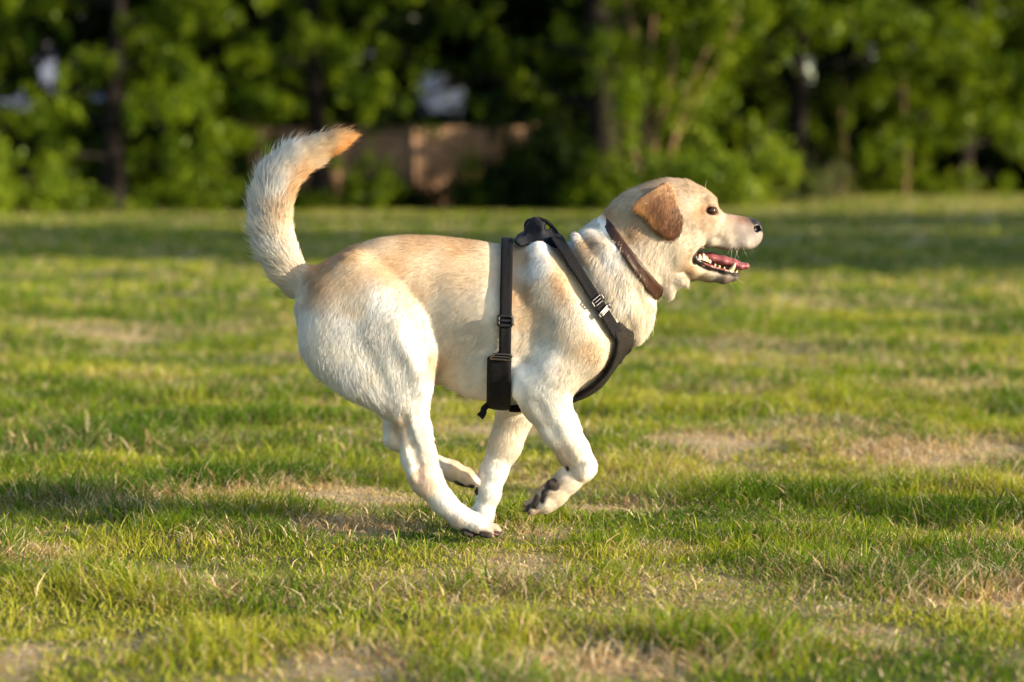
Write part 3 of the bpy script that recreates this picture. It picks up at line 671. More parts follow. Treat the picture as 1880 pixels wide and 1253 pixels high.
toes([[(885, 988, 13, .044, .009), (900, 999, 9, .044, .009)], [(888, 986, 13, .058, .009), (908, 998, 9, .058, .009)], [(888, 984, 13, .072, .009), (908, 996, 9, .072, .009)]])
hollow([(886, 955, 3, -.088), (905, 968, 4, -.090), (912, 980, 4, -.086)], .005)
hollow([(1000, 905, 4, -.100), (990, 922, 4, -.100), (980, 932, 4, -.096)], .006)
# pads: position, radius in photo pixels, depth, half width
PADS = [(1010, 889, 8, 2, 11, -.084, .014), (1001, 907, -2, 12, 8.5, -.088, .009), (986, 915, -5, 12, 8, -.084, .010), (974, 930, -4, 6, 6, -.074, .010), (1042, 855, 2, 6, 5.5, -.084, .009),
        (853, 977, 12, 5, 9.5, -.066, .020), (884, 982, 12, 2, 8, -.080, .010), (905, 981, 9, 1, 7, -.066, .012), (873, 901, 0, 5, 4.5, .056, .007), (868, 945, 0, 5, 6, .050, .008), (838, 886, 10, 3, 6, .056, .018), (862, 892, 6, 2, 6, .050, .013)]
for p in PADS: B.chain([(p[0], p[1], p[4], p[5], p[6]), (p[0] + p[2], p[1] + p[3], p[4], p[5], p[6])], 0.004)
# ---- tail, sheath
TAIL = [(572, 515, 26, 0, .028), (550, 518, 27, 0, .028), (528, 491, 27, 0, .028), (512, 455, 29, 0, .029), (503, 415, 30, 0, .029), (503, 372, 30, 0, .028), (514, 333, 30, 0, .026), (542, 301, 26, 0, .022), (578, 281, 19, 0, .017), (608, 268, 15, 0, .014), (630, 260, 11, 0, .010)]
B.chain(TAIL, 0.022)
B.chain([(755, 668, 16, 0, .018), (800, 690, 12, 0, .012), (806, 691, 8, 0, .009)], 0.02)
B.D += 0.003
bV, bQ = B.nets()
DOG_AT = np.array([W(870, 1000, 0)[0], 0, 0.0])
dog = empty('dog', DOG_AT, 'cream dog running on the lawn with open mouth, raised tail, black harness and brown collar', 'dog')
# ---- coat: colour, lie of the hair (photo dx, dy), length mm, lift
CRM, WHT, TAN, LTN, EARC, ORG = (.77, .695, .585), (.86, .85, .82), (.53, .36, .215), (.65, .515, .365), (.30, .145, .060), (.56, .28, .09)
FCR, FTN = (.60, .505, .40), (.48, .36, .25)
GRY, DRK, DTN = (.34, .30, .26), (.05, .038, .03), (.58, .39, .22)
COAT = [  # px, py, dx, dy, length, lift, colour
    (590, 485, -6, 3, 14, .25, TAN), (575, 520, -3, 6, 14, .25, TAN), (640, 460, -8, 2, 14, .22, TAN), (640, 510, -5, 5, 14, .22, LTN), (700, 440, -9, 1, 13, .2, LTN), (720, 490, -7, 4, 13, .2, TAN), (770, 440, -9, 1, 13, .2, TAN), (790, 490, -8, 3, 13, .2, LTN),
    (850, 445, -9, 1, 13, .2, TAN), (860, 500, -8, 3, 13, .2, LTN), (905, 470, -9, 2, 13, .2, LTN), (890, 560, -7, 4, 13, .2, CRM), (800, 570, -6, 5, 13, .2, CRM), (760, 540, -5, 5, 13, .2, LTN), (820, 630, -6, 5, 15, .2, CRM), (870, 690, -7, 4, 18, .25, WHT), (830, 705, -7, 3, 20, .3, CRM), (795, 660, -4, 6, 15, .2, LTN),
    (960, 470, -7, 4, 13, .25, TAN), (955, 540, -6, 5, 14, .25, TAN), (950, 620, -6, 5, 16, .3, CRM), (955, 590, -6, 5, 16, .3, LTN), (985, 455, -4, 7, 13, .25, WHT), (990, 490, -3, 8, 13, .25, WHT), (1000, 530, -3, 8, 13, .22, CRM), (1030, 470, -4, 7, 13, .22, DTN), (1030, 520, -4, 7, 13, .22, TAN), (1060, 520, -4, 7, 13, .22, LTN), (1020, 590, -4, 7, 13, .22, CRM), (1070, 600, -3, 8, 13, .22, CRM), (1000, 640, -5, 6, 13, .22, WHT), (1060, 680, -3, 8, 13, .22, CRM), (1090, 640, -3, 8, 13, .2, LTN), (960, 690, -4, 7, 12, .2, WHT),  # white spot on the shoulder blade is a skylight highlight painted into coat
    (1050, 440, -5, 6, 22, .4, WHT), (1075, 425, -6, 6, 24, .4, WHT), (1065, 470, -5, 7, 26, .4, LTN), (1085, 445, -5, 7, 26, .4, TAN), (1100, 420, -6, 6, 22, .35, WHT), (1095, 490, -4, 8, 28, .4, CRM), (1120, 530, -3, 8, 28, .4, CRM), (1125, 470, -4, 8, 28, .4, WHT), (1150, 540, -3, 8, 28, .4, WHT), (1165, 510, -2, 8, 26, .38, CRM), (1160, 590, -2, 8, 26, .35, CRM), (1185, 570, -2, 8, 22, .3, CRM), (1170, 618, -2, 8, 20, .3, CRM),
    (1120, 395, -7, 4, 18, .35, TAN), (1140, 385, -8, 4, 16, .3, LTN), (1150, 375, -8, 3, 12, .2, LTN), (1140, 420, -6, 6, 20, .35, LTN), (1165, 430, -5, 7, 22, .38, TAN), (1175, 450, -4, 8, 24, .38, CRM), (1200, 470, -4, 8, 22, .35, CRM), (1215, 500, -3, 8, 20, .35, CRM), (1230, 530, -1, 8, 18, .35, CRM), (1255, 515, 5, 5, 16, .3, CRM), (1235, 470, -5, 7, 14, .25, CRM),
    (1200, 340, -8, 2, 9, .18, FTN), (1240, 332, -8, 1, 8, .12, FTN), (1270, 345, -8, -2, 7, .14, FTN), (1265, 375, -8, 1, 7, .14, FCR), (1262, 420, -7, 4, 8, .18, FCR), (1295, 360, -7, -5, 6, .14, FTN), (1300, 372, -6, -4, 5, .14, (.46, .33, .21)), (1312, 372, -5, -6, 5, .1, FTN), (1287, 388, -8, 1, 5, .1, (.42, .25, .12)), (1292, 400, -7, 4, 6, .12, FTN), (1310, 405, -8, 3, 5, .1, FTN), (1270, 450, -7, 4, 8, .18, FCR), (1290, 440, -8, 3, 6, .14, FCR), (1322, 400, -8, 0, 6, .14, (.44, .36, .29)), (1322, 432, -8, 3, 5, .1, FCR), (1345, 402, -8, 1, 4, .1, (.34, .25, .19)),
    (1338, 432, -8, 3, 5, .12, (.52, .44, .35)), (1352, 425, -8, 3, 5, .12, (.30, .25, .215)), (1362, 402, -8, 1, 3, .1, (.22, .12, .075)), (1362, 420, -8, 2, 4, .12, (.30, .26, .23)), (1378, 408, -8, 1, 3, .1, (.12, .085, .07)), (1376, 425, -8, 2, 4, .12, (.16, .13, .12)), (1358, 447, -5, 6, 5, .15, (.36, .31, .27)), (1384, 438, -5, 6, 4, .15, (.26, .23, .21)), (1368, 432, -7, 3, 4, .12, (.22, .19, .17)), (1372, 452, -4, 7, 5, .15, (.38, .34, .30)),
    (1270, 495, -8, 1, 9, .15, TAN), (1290, 507, -8, 1, 8, .15, LTN), (1315, 513, -8, 0, 7, .15, GRY), (1335, 517, -8, 0, 6, .15, (.25, .2, .17)), (1348, 510, -7, 3, 5, .15, (.16, .13, .11)),
    (560, 590, -2, 8, 14, .22, WHT), (550, 640, -1, 8, 15, .25, WHT), (580, 680, 2, 8, 19, .22, WHT), (630, 720, 4, 7, 24, .26, WHT), (670, 745, 5, 6, 28, .28, WHT), (640, 600, -1, 8, 14, .2, WHT), (640, 660, 2, 8, 14, .17, WHT), (700, 560, -2, 8, 13, .2, WHT), (740, 600, -1, 8, 13, .2, WHT), (650, 560, -2, 8, 14, .22, CRM), (730, 680, 1, 8, 12, .18, WHT), (775, 650, 0, 8, 12, .18, WHT), (770, 720, 1, 8, 10, .16, WHT), (720, 745, 3, 8, 16, .22, WHT),
    (765, 790, 2, 8, 9, .14, WHT), (735, 785, 2, 8, 9, .14, (.70, .58, .46)), (750, 850, 2, 8, 8, .14, WHT), (790, 880, 3, 8, 7, .13, (.74, .62, .52)), (815, 920, 5, 7, 8, .18, WHT), (775, 868, 3, 7, 8, .16, (.68, .55, .47)), (845, 955, 6, 6, 7, .16, (.70, .60, .52)), (800, 850, 3, 7, 8, .16, (.76, .70, .64)), (850, 950, 6, 6, 7, .13, WHT), (880, 962, 8, 3, 8, .2, WHT), (908, 973, 8, 3, 8, .25, (.62, .45, .36)), (896, 976, 8, 3, 8, .25, (.64, .50, .42)), (872, 980, 8, 3, 8, .25, (.66, .54, .44)),
    (715, 800, 2, 8, 8, .14, WHT), (790, 850, 8, 3, 7, .13, CRM), (850, 872, 8, 3, 7, .15, LTN),
    (1000, 740, 3, 8, 9, .15, WHT), (950, 725, -4, 7, 10, .2, WHT), (1030, 790, 4, 8, 8, .14, WHT), (1060, 840, 4, 8, 7, .13, CRM), (1085, 855, 0, 8, 7, .13, WHT), (1040, 845, -3, 8, 8, .15, (.62, .5, .38)), (1050, 890, -7, 5, 7, .13, CRM), (1005, 930, -8, 5, 7, .15, CRM), (990, 902, -8, 4, 10, .3, (.60, .46, .31)), (975, 940, -8, 4, 8, .25, (.56, .42, .29)), (1020, 895, -8, 4, 8, .2, (.64, .52, .38)),
    (945, 760, -2, 8, 9, .15, CRM), (925, 820, -2, 8, 8, .14, CRM), (900, 880, -2, 8, 7, .13, WHT), (885, 940, -2, 8, 7, .13, WHT), (895, 995, 6, 6, 7, .15, CRM),
    (555, 525, -4, -6, 22, .3, CRM), (520, 505, -8, -4, 30, .45, CRM), (545, 480, -3, -8, 20, .3, CRM), (495, 465, -8, -5, 40, .46, WHT), (520, 440, 1, -9, 24, .32, CRM), (460, 430, -8, -6, 44, .48, WHT), (455, 380, -7, -8, 44, .48, WHT), (520, 400, 2, -9, 22, .3, LTN), (540, 360, 4, -8, 20, .28, DTN), (478, 325, -3, -9, 42, .48, WHT), (500, 350, 4, -8, 36, .4, WHT), (515, 288, 3, -9, 38, .46, WHT), (560, 330, 7, -6, 22, .3, DTN), (565, 262, 7, -6, 34, .48, CRM), (580, 295, 9, -4, 26, .32, LTN), (610, 258, 9, -2, 28, .36, (.62, .42, .22)), (610, 282, 9, -4, 24, .32, ORG), (640, 255, 9, -3, 34, .30, ORG), (626, 266, 9, -4, 32, .34, ORG), (595, 270, 9, -4, 30, .36, (.68, .52, .35)), (585, 258, 9, -3, 32, .4, (.72, .58, .42)), (618, 252, 9, -2, 30, .36, (.60, .36, .17))]  # warm light on the tail's inner curve is painted in; orange tip is coat
EARFUR = [(1232, 345, -2, 9, 7, .2, (0.460, 0.265, 0.142)), (1243, 385, -2, 8, 7, .2, (0.115, 0.054, 0.029)), (1238, 415, -2, 8, 7, .2, (0.123, 0.057, 0.029)), (1222, 428, -1, 8, 7, .2, (0.151, 0.067, 0.032)), (1203, 380, -4, 7, 8, .22, (0.265, 0.120, 0.054)), (1172, 382, -6, 6, 9, .24, (0.708, 0.371, 0.142)), (1190, 404, -2, 8, 9, .24, (0.602, 0.300, 0.115)), (1208, 350, -5, 5, 8, .2, (0.425, 0.248, 0.123)), (1185, 362, -5, 5, 8, .2, (0.389, 0.212, 0.106)), (1218, 395, -2, 8, 7, .2, (0.177, 0.080, 0.035)), (1212, 368, -3, 8, 7, .2, (0.231, 0.106, 0.054)), (1226, 372, -3, 8, 7, .2, (0.290, 0.145, 0.065)), (1246, 350, -2, 9, 7, .2, (.55, .38, .22)), (1251, 375, -2, 9, 7, .2, (.36, .21, .11))]  # ear browns carry painted light: lit rear part, shaded front, rim light at edge
def pull(tab, u, v, pw):
    cp = np.array([c[:2] for c in tab], float); val = np.array([[c[2], c[3], c[4], c[5], *c[6]] for c in tab], float)
    nn = np.hypot(val[:, 0], val[:, 1]); val[:, 0] /= nn; val[:, 1] /= nn
    out = np.zeros((len(u), 7))
    for a in range(0, len(u), 40000):
        d2 = (u[a:a + 40000, None] - cp[None, :, 0]) ** 2 + (v[a:a + 40000, None] - cp[None, :, 1]) ** 2
        w = 1 / (d2 + 60.0) ** pw; w /= w.sum(1, keepdims=True); out[a:a + 40000] = w @ val
    return out
def ear_mask(P):
    X, Y, Z = P[:, 0], np.abs(P[:, 1]), P[:, 2]
    uu = (X - W(1232, 340, -.08)[0]) / 0.09; vv = (W(1232, 340, -.08)[2] - Z) / 0.105
    y0 = ear_y(uu, vv)
    return (poly_sdf(X, Z, ep) < 0.0035) & (Y > y0 - .009)
LIPS = [[(1274, 466, .042), (1278, 480, .041), (1304, 491, .034), (1330, 498, .026), (1349, 502, .016), (1354, 503, 0)], [(1276, 466, .043), (1284, 457, .042), (1300, 455, .042), (1325, 458, .035), (1350, 460, .03)]]
def near_line(P, pts, sg):
    d = np.full(len(P), 9.0); q = [W(a, b, sg * c) for a, b, c in pts]
    for a, b in zip(q[:-1], q[1:]):
        e = b - a; t = np.clip(((P - a) @ e) / (e @ e), 0, 1); d = np.minimum(d, np.linalg.norm(P - a - t[:, None] * e, axis=1))
    return d
def coat(P):
    """per point: lie dir 2, length, lift, colour 3, hairless 0..1, gloss"""
    u, v = proj(P); o = pull(COAT, u, v, 2.0)
    wob = (fbm(P[:, 0] * 30 + P[:, 1] * 9, P[:, 2] * 30, 5) - .5)
    em = ear_mask(P)
    if em.any():
        oe = pull(EARFUR, u[em], v[em], 2.0); o[em] = oe
    mot = fbm(P[:, 0] * 22 + P[:, 1] * 8, P[:, 2] * 26, 91) - .5; mo2 = fbm(P[:, 0] * 60, P[:, 2] * 60 + P[:, 1] * 30, 92) - .5
    o[:, 4:7] *= 1 + (mot * .22 + mo2 * .14)[:, None]; o[:, 4:7] *= 1 - np.clip(mot + .08, 0, .4)[:, None] * np.array([0, .10, .26])
    bald = np.zeros(len(P)); gloss = np.full(len(P), .65)
    def stain(mask, col, g=.45, b=1.0):
        m = np.clip(mask, 0, 1)[:, None]; o[:, 4:7] = o[:, 4:7] * (1 - m) + np.array(col) * m
        bald[:] = np.maximum(bald, m[:, 0] * b); gloss[:] = gloss * (1 - m[:, 0]) + g * m[:, 0]
    for sg in (-1, 1):
        stain(sstep(.0095, .0065, near_line(P, LIPS[0], sg) + wob * .004), (.030, .025, .024), .28)
        stain(sstep(.0060, .0035, near_line(P, LIPS[1], sg) + wob * .003), (.05, .035, .03), .35)
        ctr = W(1307.5, 387.5, .044 * sg); dd = np.linalg.norm((P - ctr) * np.array([.85, .4, 1.35]), axis=1)
        stain(.62 * sstep(.024, .011, np.linalg.norm((P - W(1303, 387.5, .044 * sg)) * np.array([.8, .4, 1.35]), axis=1) + wob * .006), (.20, .115, .06), .6, .0)
        stain(sstep(.0140, .0105, dd + wob * .004), (.035, .020, .015), .5, 1)
        stain(.8 * sstep(.0042, .0015, near_line(P, [(1312, 388.5, .040), (1317, 393, .036)], sg)), (.05, .03, .02), .5, .5)
    # inside of the mouth
    X, Z = P[:, 0], P[:, 2]
    dm = poly_sdf(X, Z, mp); inm = sstep(.0035, .0005, dm) * (np.abs(P[:, 1]) < .040)
    stain(inm * (u < 1362) * (v < 500), (.22, .06, .055), .3)
    dk = np.sqrt(((P[:, 0] - W(1371, 405)[0]) * .7) ** 2 + (P[:, 2] - W(1371, 405)[2]) ** 2 + (P[:, 1] * .45) ** 2); stain(.75 * sstep(.0135, .0055, dk + wob * .005), (.085, .050, .038), .5, .5)
    # nose leather
    dn = np.linalg.norm((P - W(1387, 414, 0)) * np.array([.78, .8, .92]), axis=1)
    stain(sstep(.0200, .0170, dn + wob * .003), (.022, .018, .019), .42)
    for p in PADS:
        c = W(p[0], p[1], p[5]); c2 = W(p[0] + p[2], p[1] + p[3], p[5]); rr = R(p[4], p[5]); ab = c2 - c
        t_ = np.clip(((P - c) @ ab) / (ab @ ab), 0, 1); q_ = P - c - t_[:, None] * ab
        dd = np.sqrt(q_[:, 0] ** 2 + q_[:, 2] ** 2 + (q_[:, 1] * rr / p[6]) ** 2)
        stain(sstep(rr * 1.25 + .001, rr * 1.0 + .0005, dd + wob * .006), (.030, .022, .020), .75)
    dd = np.linalg.norm(P - W(806, 691, 0), axis=1); stain(sstep(.012, .008, dd), (.10, .06, .05), .5, .7)
    return o, bald, gloss

# let the mesh follow fine muscle and skin unevenness
cb, bald, gloss = coat(bV)
body_mat_t = NT('dog_skin'); a1 = body_mat_t.n('Attribute', attribute_name='tint'); a2 = body_mat_t.n('Attribute', attribute_name='gloss')
p = body_mat_t.n('BsdfPrincipled'); p.inputs['Specular IOR Level'].default_value = .35
co = body_mat_t.n('TexCoord'); nz = body_mat_t.n('TexNoise', i_Scale=420.0, i_Detail=4.0); body_mat_t.l(co, 'Object', nz, 'Vector')
bm_ = body_mat_t.n('Bump', i_Strength=.35, i_Distance=.0012); body_mat_t.l(nz, 'Fac', bm_, 'Height'); body_mat_t.l(bm_, 0, p, 'Normal')
body_mat_t.l(a1, 'Color', p, 'Base Color'); body_mat_t.l(a2, 'Fac', p, 'Roughness')
body = mesh_np('body', bV - DOG_AT, [bQ], body_mat_t.end(p), True, {'tint': rgba(cb[:, 4:7]), 'gloss': gloss})
link(body, dog)
bN = np.zeros(len(bV) * 3, np.float32); body.data.vertices.foreach_get('normal', bN); bN = bN.reshape(-1, 3)

# ------------------------------------------------------------------ harness and collar, laid on the body
blackweb = NT('black_webbing'); p = blackweb.n('BsdfPrincipled', i_Roughness=.7); p.inputs['Specular IOR Level'].default_value = .16
uvn = blackweb.n('Attribute', attribute_name='weave'); wv = blackweb.n('TexWave', i_Scale=400.0, i_Distortion=.6, i_Detail=2.0); wv.bands_direction = 'X'
wv2 = blackweb.n('TexWave', i_Scale=260.0, i_Distortion=.6); wv2.bands_direction = 'Y'
blackweb.l(uvn, 'Vector', wv, 'Vector'); blackweb.l(uvn, 'Vector', wv2, 'Vector')
mul = blackweb.n('MixRGB', blend_type='MULTIPLY', i_0=1.0); blackweb.l(wv, 'Color', mul, 1); blackweb.l(wv2, 'Color', mul, 2)
rmp = blackweb.n('ValToRGB'); e = rmp.color_ramp.elements; e[0].color = (.003, .003, .004, 1); e[1].color = (.012, .012, .016, 1); blackweb.l(mul, 0, rmp, 'Fac')
tco = blackweb.n('TexCoord'); ln = blackweb.n('TexNoise', i_Scale=650.0, i_Detail=2.0); blackweb.l(tco, 'Object', ln, 'Vector')
lr = blackweb.n('ValToRGB'); e = lr.color_ramp.elements; e[0].position = .66; e[0].color = (0, 0, 0, 1); e[1].position = .78; e[1].color = (.5, .5, .5, 1); blackweb.l(ln, 'Fac', lr, 'Fac')
lm = blackweb.n('MixRGB'); lm.inputs[2].default_value = (.22, .20, .17, 1); blackweb.l(lr, 0, lm, 0); blackweb.l(rmp, 0, lm, 1)
blackweb.l(lm, 0, p, 'Base Color'); bp = blackweb.n('Bump', i_Strength=.5, i_Distance=.001); blackweb.l(mul, 0, bp, 'Height'); blackweb.l(bp, 0, p, 'Normal'); BLACK = blackweb.end(p)
mesh_t = NT('grey_mesh_textile'); p = mesh_t.n('BsdfPrincipled', i_Roughness=.85); p.inputs['Specular IOR Level'].default_value = .1
uvn = mesh_t.n('Attribute', attribute_name='weave'); vo = mesh_t.n('TexVoronoi', i_Scale=420.0); mesh_t.l(uvn, 'Vector', vo, 'Vector')
rmp = mesh_t.n('ValToRGB'); e = rmp.color_ramp.elements; e[0].color = (.004, .0035, .003, 1); e[1].color = (.024, .021, .017, 1); e[1].position = .7; mesh_t.l(vo, 'Distance', rmp, 'Fac')
mesh_t.l(rmp, 0, p, 'Base Color'); bp = mesh_t.n('Bump', i_Strength=.6, i_Distance=.001); mesh_t.l(vo, 'Distance', bp, 'Height'); mesh_t.l(bp, 0, p, 'Normal'); MESHT = mesh_t.end(p)
LEATHER = simple_mat('brown_leather', (.040, .017, .010), .48, .4, 0, .35, 90, .4)
STEEL = simple_mat('steel', (.16, .155, .155), .38, .5, 1.0)
PLAST = simple_mat('black_plastic', (.012, .012, .014), .38, .5)
strap_pts = []
def cast(G, o, d, r0, r1, off, last=True):
    """march rays from r1 inward to r0; radius where the field first drops below off"""
    n = len(o); rs = np.arange(r1, r0, -0.002); hit = np.full(n, np.nan); prev = G.samp(o + d * r1)
    for r in rs[1:]:
        f = G.samp(o + d * r); m = np.isnan(hit) & (f < off) & (prev >= off)
        t = (prev - off) / np.where(prev - f == 0, 1, prev - f); hit[m] = (r + 0.002 - 0.002 * t)[m]; prev = f
    return hit
def ring(name, c, a, width, mat, off=.008, th=.003, n=220, na=8, parent=None, r1=.26, r0=.02, shift=None, G=T, smooth=2):
    """closed strap: cut the body by the plane through c spanned by a and the Y axis"""
    a = a / np.linalg.norm(a); b = np.array([0, 1.0, 0]); nrm = np.cross(a, b)
    th_ = np.linspace(0, 2 * np.pi, n, endpoint=False); D = np.cos(th_)[:, None] * a + np.sin(th_)[:, None] * b
    wd = np.array([width(t) if callable(width) else width for t in th_]); sf = np.array([shift(t) if shift else 0 for t in th_])
    rows = []
    for s_ in np.linspace(-.5, .5, na):
        o = c + nrm * (wd * s_ + sf)[:, None]
        h = cast(G, o, D, r0, r1, np.array([off(t) for t in th_]) if callable(off) else off); ok = ~np.isnan(h); h = np.interp(np.arange(n), np.nonzero(ok)[0], h[ok], period=n)
        rows.append((o, h))
    Hm = np.array([r[1] for r in rows])
    for _ in range(smooth): Hm = (np.roll(Hm, 1, 1) + 2 * Hm + np.roll(Hm, -1, 1)) / 4
    ka_, tt_ = np.meshgrid(np.arange(na), th_, indexing='ij'); Hm = Hm + .0034 * (fbm(ka_ * .35 + 3, tt_ * 5 + ka_ * .5, 12) - .5) * np.sin(tt_ / 2) ** .5
    outer = np.stack([rows[k][0] + D * (Hm[k] + th * (.2 if k in (0, na - 1) else 1))[:, None] for k in range(na)], 1); inner = np.stack([rows[k][0] + D * (Hm[k] - th)[:, None] for k in range(na)], 1)
    strap_pts.append(outer.reshape(-1, 3))
    return sheet(name, outer, inner, mat, parent, closed=True), outer
def sheet(name, outer, inner, mat, parent, closed=False):
    n, na = outer.shape[:2]; V = np.concatenate([outer.reshape(-1, 3), inner.reshape(-1, 3)]); o2 = n * na
    i = np.arange(n if closed else n - 1)[:, None]; j = np.arange(na - 1)[None]; i2 = (i + 1) % n
    Q1 = np.stack([i * na + j, i * na + j + 1, i2 * na + j + 1, i2 * na + j], -1).reshape(-1, 4); Q2 = Q1[:, ::-1] + o2
    i = i[:, 0]; i2 = i2[:, 0]
    E1 = np.stack([i * na, i2 * na, i2 * na + o2, i * na + o2], 1); E2 = np.stack([i2 * na + na - 1, i * na + na - 1, i * na + na - 1 + o2, i2 * na + na - 1 + o2], 1)
    F = [Q1, Q2, E1, E2]
    if not closed:
        j = np.arange(na - 1); F += [np.stack([j + 1, j, j + o2, j + 1 + o2], 1), np.stack([(n - 1) * na + j, (n - 1) * na + j + 1, (n - 1) * na + j + 1 + o2, (n - 1) * na + j + o2], 1)]
    seg = np.concatenate([[0], np.cumsum(np.linalg.norm(np.diff(outer[:, na // 2], axis=0), axis=1))])
    wid = np.linalg.norm(outer[:, -1] - outer[:, 0], axis=1).mean()
    wv_ = np.stack([np.repeat(seg, na), np.tile(np.linspace(0, wid, na), n), np.zeros(n * na)], 1)
    ob = mesh_np(name, V - DOG_AT, [np.concatenate(F)], mat, True, {'weave': np.concatenate([wv_, wv_])})
    # make the outside face out
    return link(ob, parent)

harness = empty('harness', DOG_AT, None, None); harness.parent = dog; harness.location = (0, 0, 0)
# girth strap: thin webbing above, wide belly panel below
gc = W(928, 600, 0); ga = W(931, 445, 0) - W(925, 745, 0)
def gw(t):
    zc_ = math.cos(t); return .0235 + (.047 - .0235) * float(sstep(-.30, -.42, np.array(zc_)))
def gs(t): return -(.0105) * float(sstep(-.30, -.42, np.array(math.cos(t)))) * -1.0
girth, girth_o = ring('girth_strap', gc, ga, gw, BLACK, parent=harness, shift=gs)
# neck strap
nc = W(1075, 520, 0) ; na_ = W(1022, 436, 0) - W(1128, 604, 0)
neckst, neck_o = ring('neck_strap', nc, na_, lambda t: .021, BLACK, off=.009, parent=harness, r1=.20)
# collar
cc_ = W(1165, 476, 0); ca = W(1116, 409, 0) - W(1214, 542, 0)
def cwd(t): return .016 + .013 * (1 - math.cos(t)) / 2
collar = None
collar_o_ = ring('collar', cc_, ca, cwd, LEATHER, off=lambda t: .0022 - .009 * max(0, math.cos(t)) ** 3, th=.0022, parent=dog, r1=.135, G=TC, shift=lambda t: .007 * abs(math.sin(t)))
# chest panel along the breast bone, from the neck strap down between the forelegs
prof = spline([(1142, 582, -28), (1152, 604, -5), (1150, 630, 18), (1131, 662, 36), (1105, 698, 50), (1072, 723, 70), (1030, 738, 85), (980, 745, 90), (935, 747, 90)], 10)
wq = np.interp(np.linspace(0, 1, len(prof)), [0, .06, .15, .3, .5, .7, 1], [44, 58, 62, 57, 45, 31, 18])
outer, inner = [], []
for (qx, qy, an), w_ in zip(prof, wq):
    base = W(qx, qy, 0); nrm = np.array([math.cos(math.radians(an)), 0, -math.sin(math.radians(an))])
    ph = np.radians(np.linspace(-1, 1, 25) * w_); D_ = np.cos(ph)[:, None] * nrm + np.sin(ph)[:, None] * np.array([0, 1.0, 0])
    o = np.tile(base - nrm * .085, (25, 1))
    h = cast(TT, o, D_, 0.0, .17, .0085); ok = ~np.isnan(h)
    h = np.interp(np.arange(25), np.nonzero(ok)[0], h[ok]) if ok.any() else np.full(25, .085)
    h = np.convolve(np.pad(h, 2, mode='edge'), [.1, .2, .4, .2, .1], 'valid')
    outer.append(o + D_ * (h + .0035)[:, None]); inner.append(o + D_ * (h - .002)[:, None])
outer, inner = np.array(outer), np.array(inner)
ii_, jj_ = np.meshgrid(np.arange(outer.shape[0]), np.arange(outer.shape[1]), indexing='ij'); wr_ = .006 * (fbm(ii_ * .16 + jj_ * .12, jj_ * .22 - ii_ * .05, 15) - .45)
outer += (outer - inner) / np.linalg.norm(outer - inner, axis=2)[..., None] * wr_[..., None]
for _ in range(3):
    for A_ in (outer, inner): A_[1:-1] = (A_[:-2] + 2 * A_[1:-1] + A_[2:]) / 4
strap_pts.append(outer.reshape(-1, 3))
chest = sheet('chest_panel', outer, inner, MESHT, harness)
V, F = tubes([(outer[2:, 0], np.full(len(outer) - 2, .0032)), (outer[2:, -1], np.full(len(outer) - 2, .0032))], 6)
link(mesh_np('panel_binding', V - DOG_AT, F, BLACK), chest)
# saddle of bunched fabric with a raised fold
sp = spline([(948, 441), (960, 430), (968, 412), (975, 402), (983, 402), (991, 410), (1002, 412), (1013, 419), (1019, 426), (1027, 430), (1033, 445), (1040, 462), (1030, 466), (1018, 456), (1003, 447), (986, 444), (965, 448)], 4, True)
gx = np.arange(0.0, .115, .0022).astype(np.float32); gy = np.arange(-.075, .075, .0022).astype(np.float32); gz = np.arange(W(0, 475)[2], W(0, 395)[2], .0022).astype(np.float32)
SG = Grid(gx, gy, gz, .0022); X, Y, Z = gx[:, None, None], gy[None, :, None], gz[None, None, :]
d2 = poly_sdf(X[:, 0, :], Z[0], np.array([W(*q_, 0)[[0, 2]] for q_ in sp]))[:, None, :]
hh = np.clip((Z - W(0, 455)[2]) / .05, 0, 1)
wob = .006 * np.sin(X * 120 + Y * 60) + .004 * np.sin(Z * 170 - Y * 110 + 1)
d = np.maximum(d2 + wob * .6 * (np.abs(Y) > .02), np.abs(Y) - (.050 - .026 * hh) + wob)
SG.D = np.minimum(SG.D, d.astype(np.float32))
SG.cone(W(1003, 418, -.03), W(1006, 417, .03), .0055, .0055, k=.004, sub=True)
SG.cone(W(985, 420, -.05), W(992, 436, -.06), .006, .006, k=.006, sub=True)
SG.cone(W(963, 440, -.05), W(970, 446, -.06), .006, .004, k=.006, sub=True)
sV, sQ = SG.nets()
CLOTH = simple_mat('black_fabric', (.010, .011, .016), .75, .25, 0, .5, 160, .5)
link(mesh_np('saddle_fabric', sV - DOG_AT, [sQ], CLOTH), harness); strap_pts.append(sV)
hp = spline([W(972, 410, -.012), W(985, 402, -.014), W(1003, 407, -.014), (W(1018, 422, -.016)), W(1026, 436, -.02)], 6)
V, F = tubes([(hp, np.full(len(hp), .0042))], 6); link(mesh_np('handle', V - DOG_AT, F, BLACK), harness)
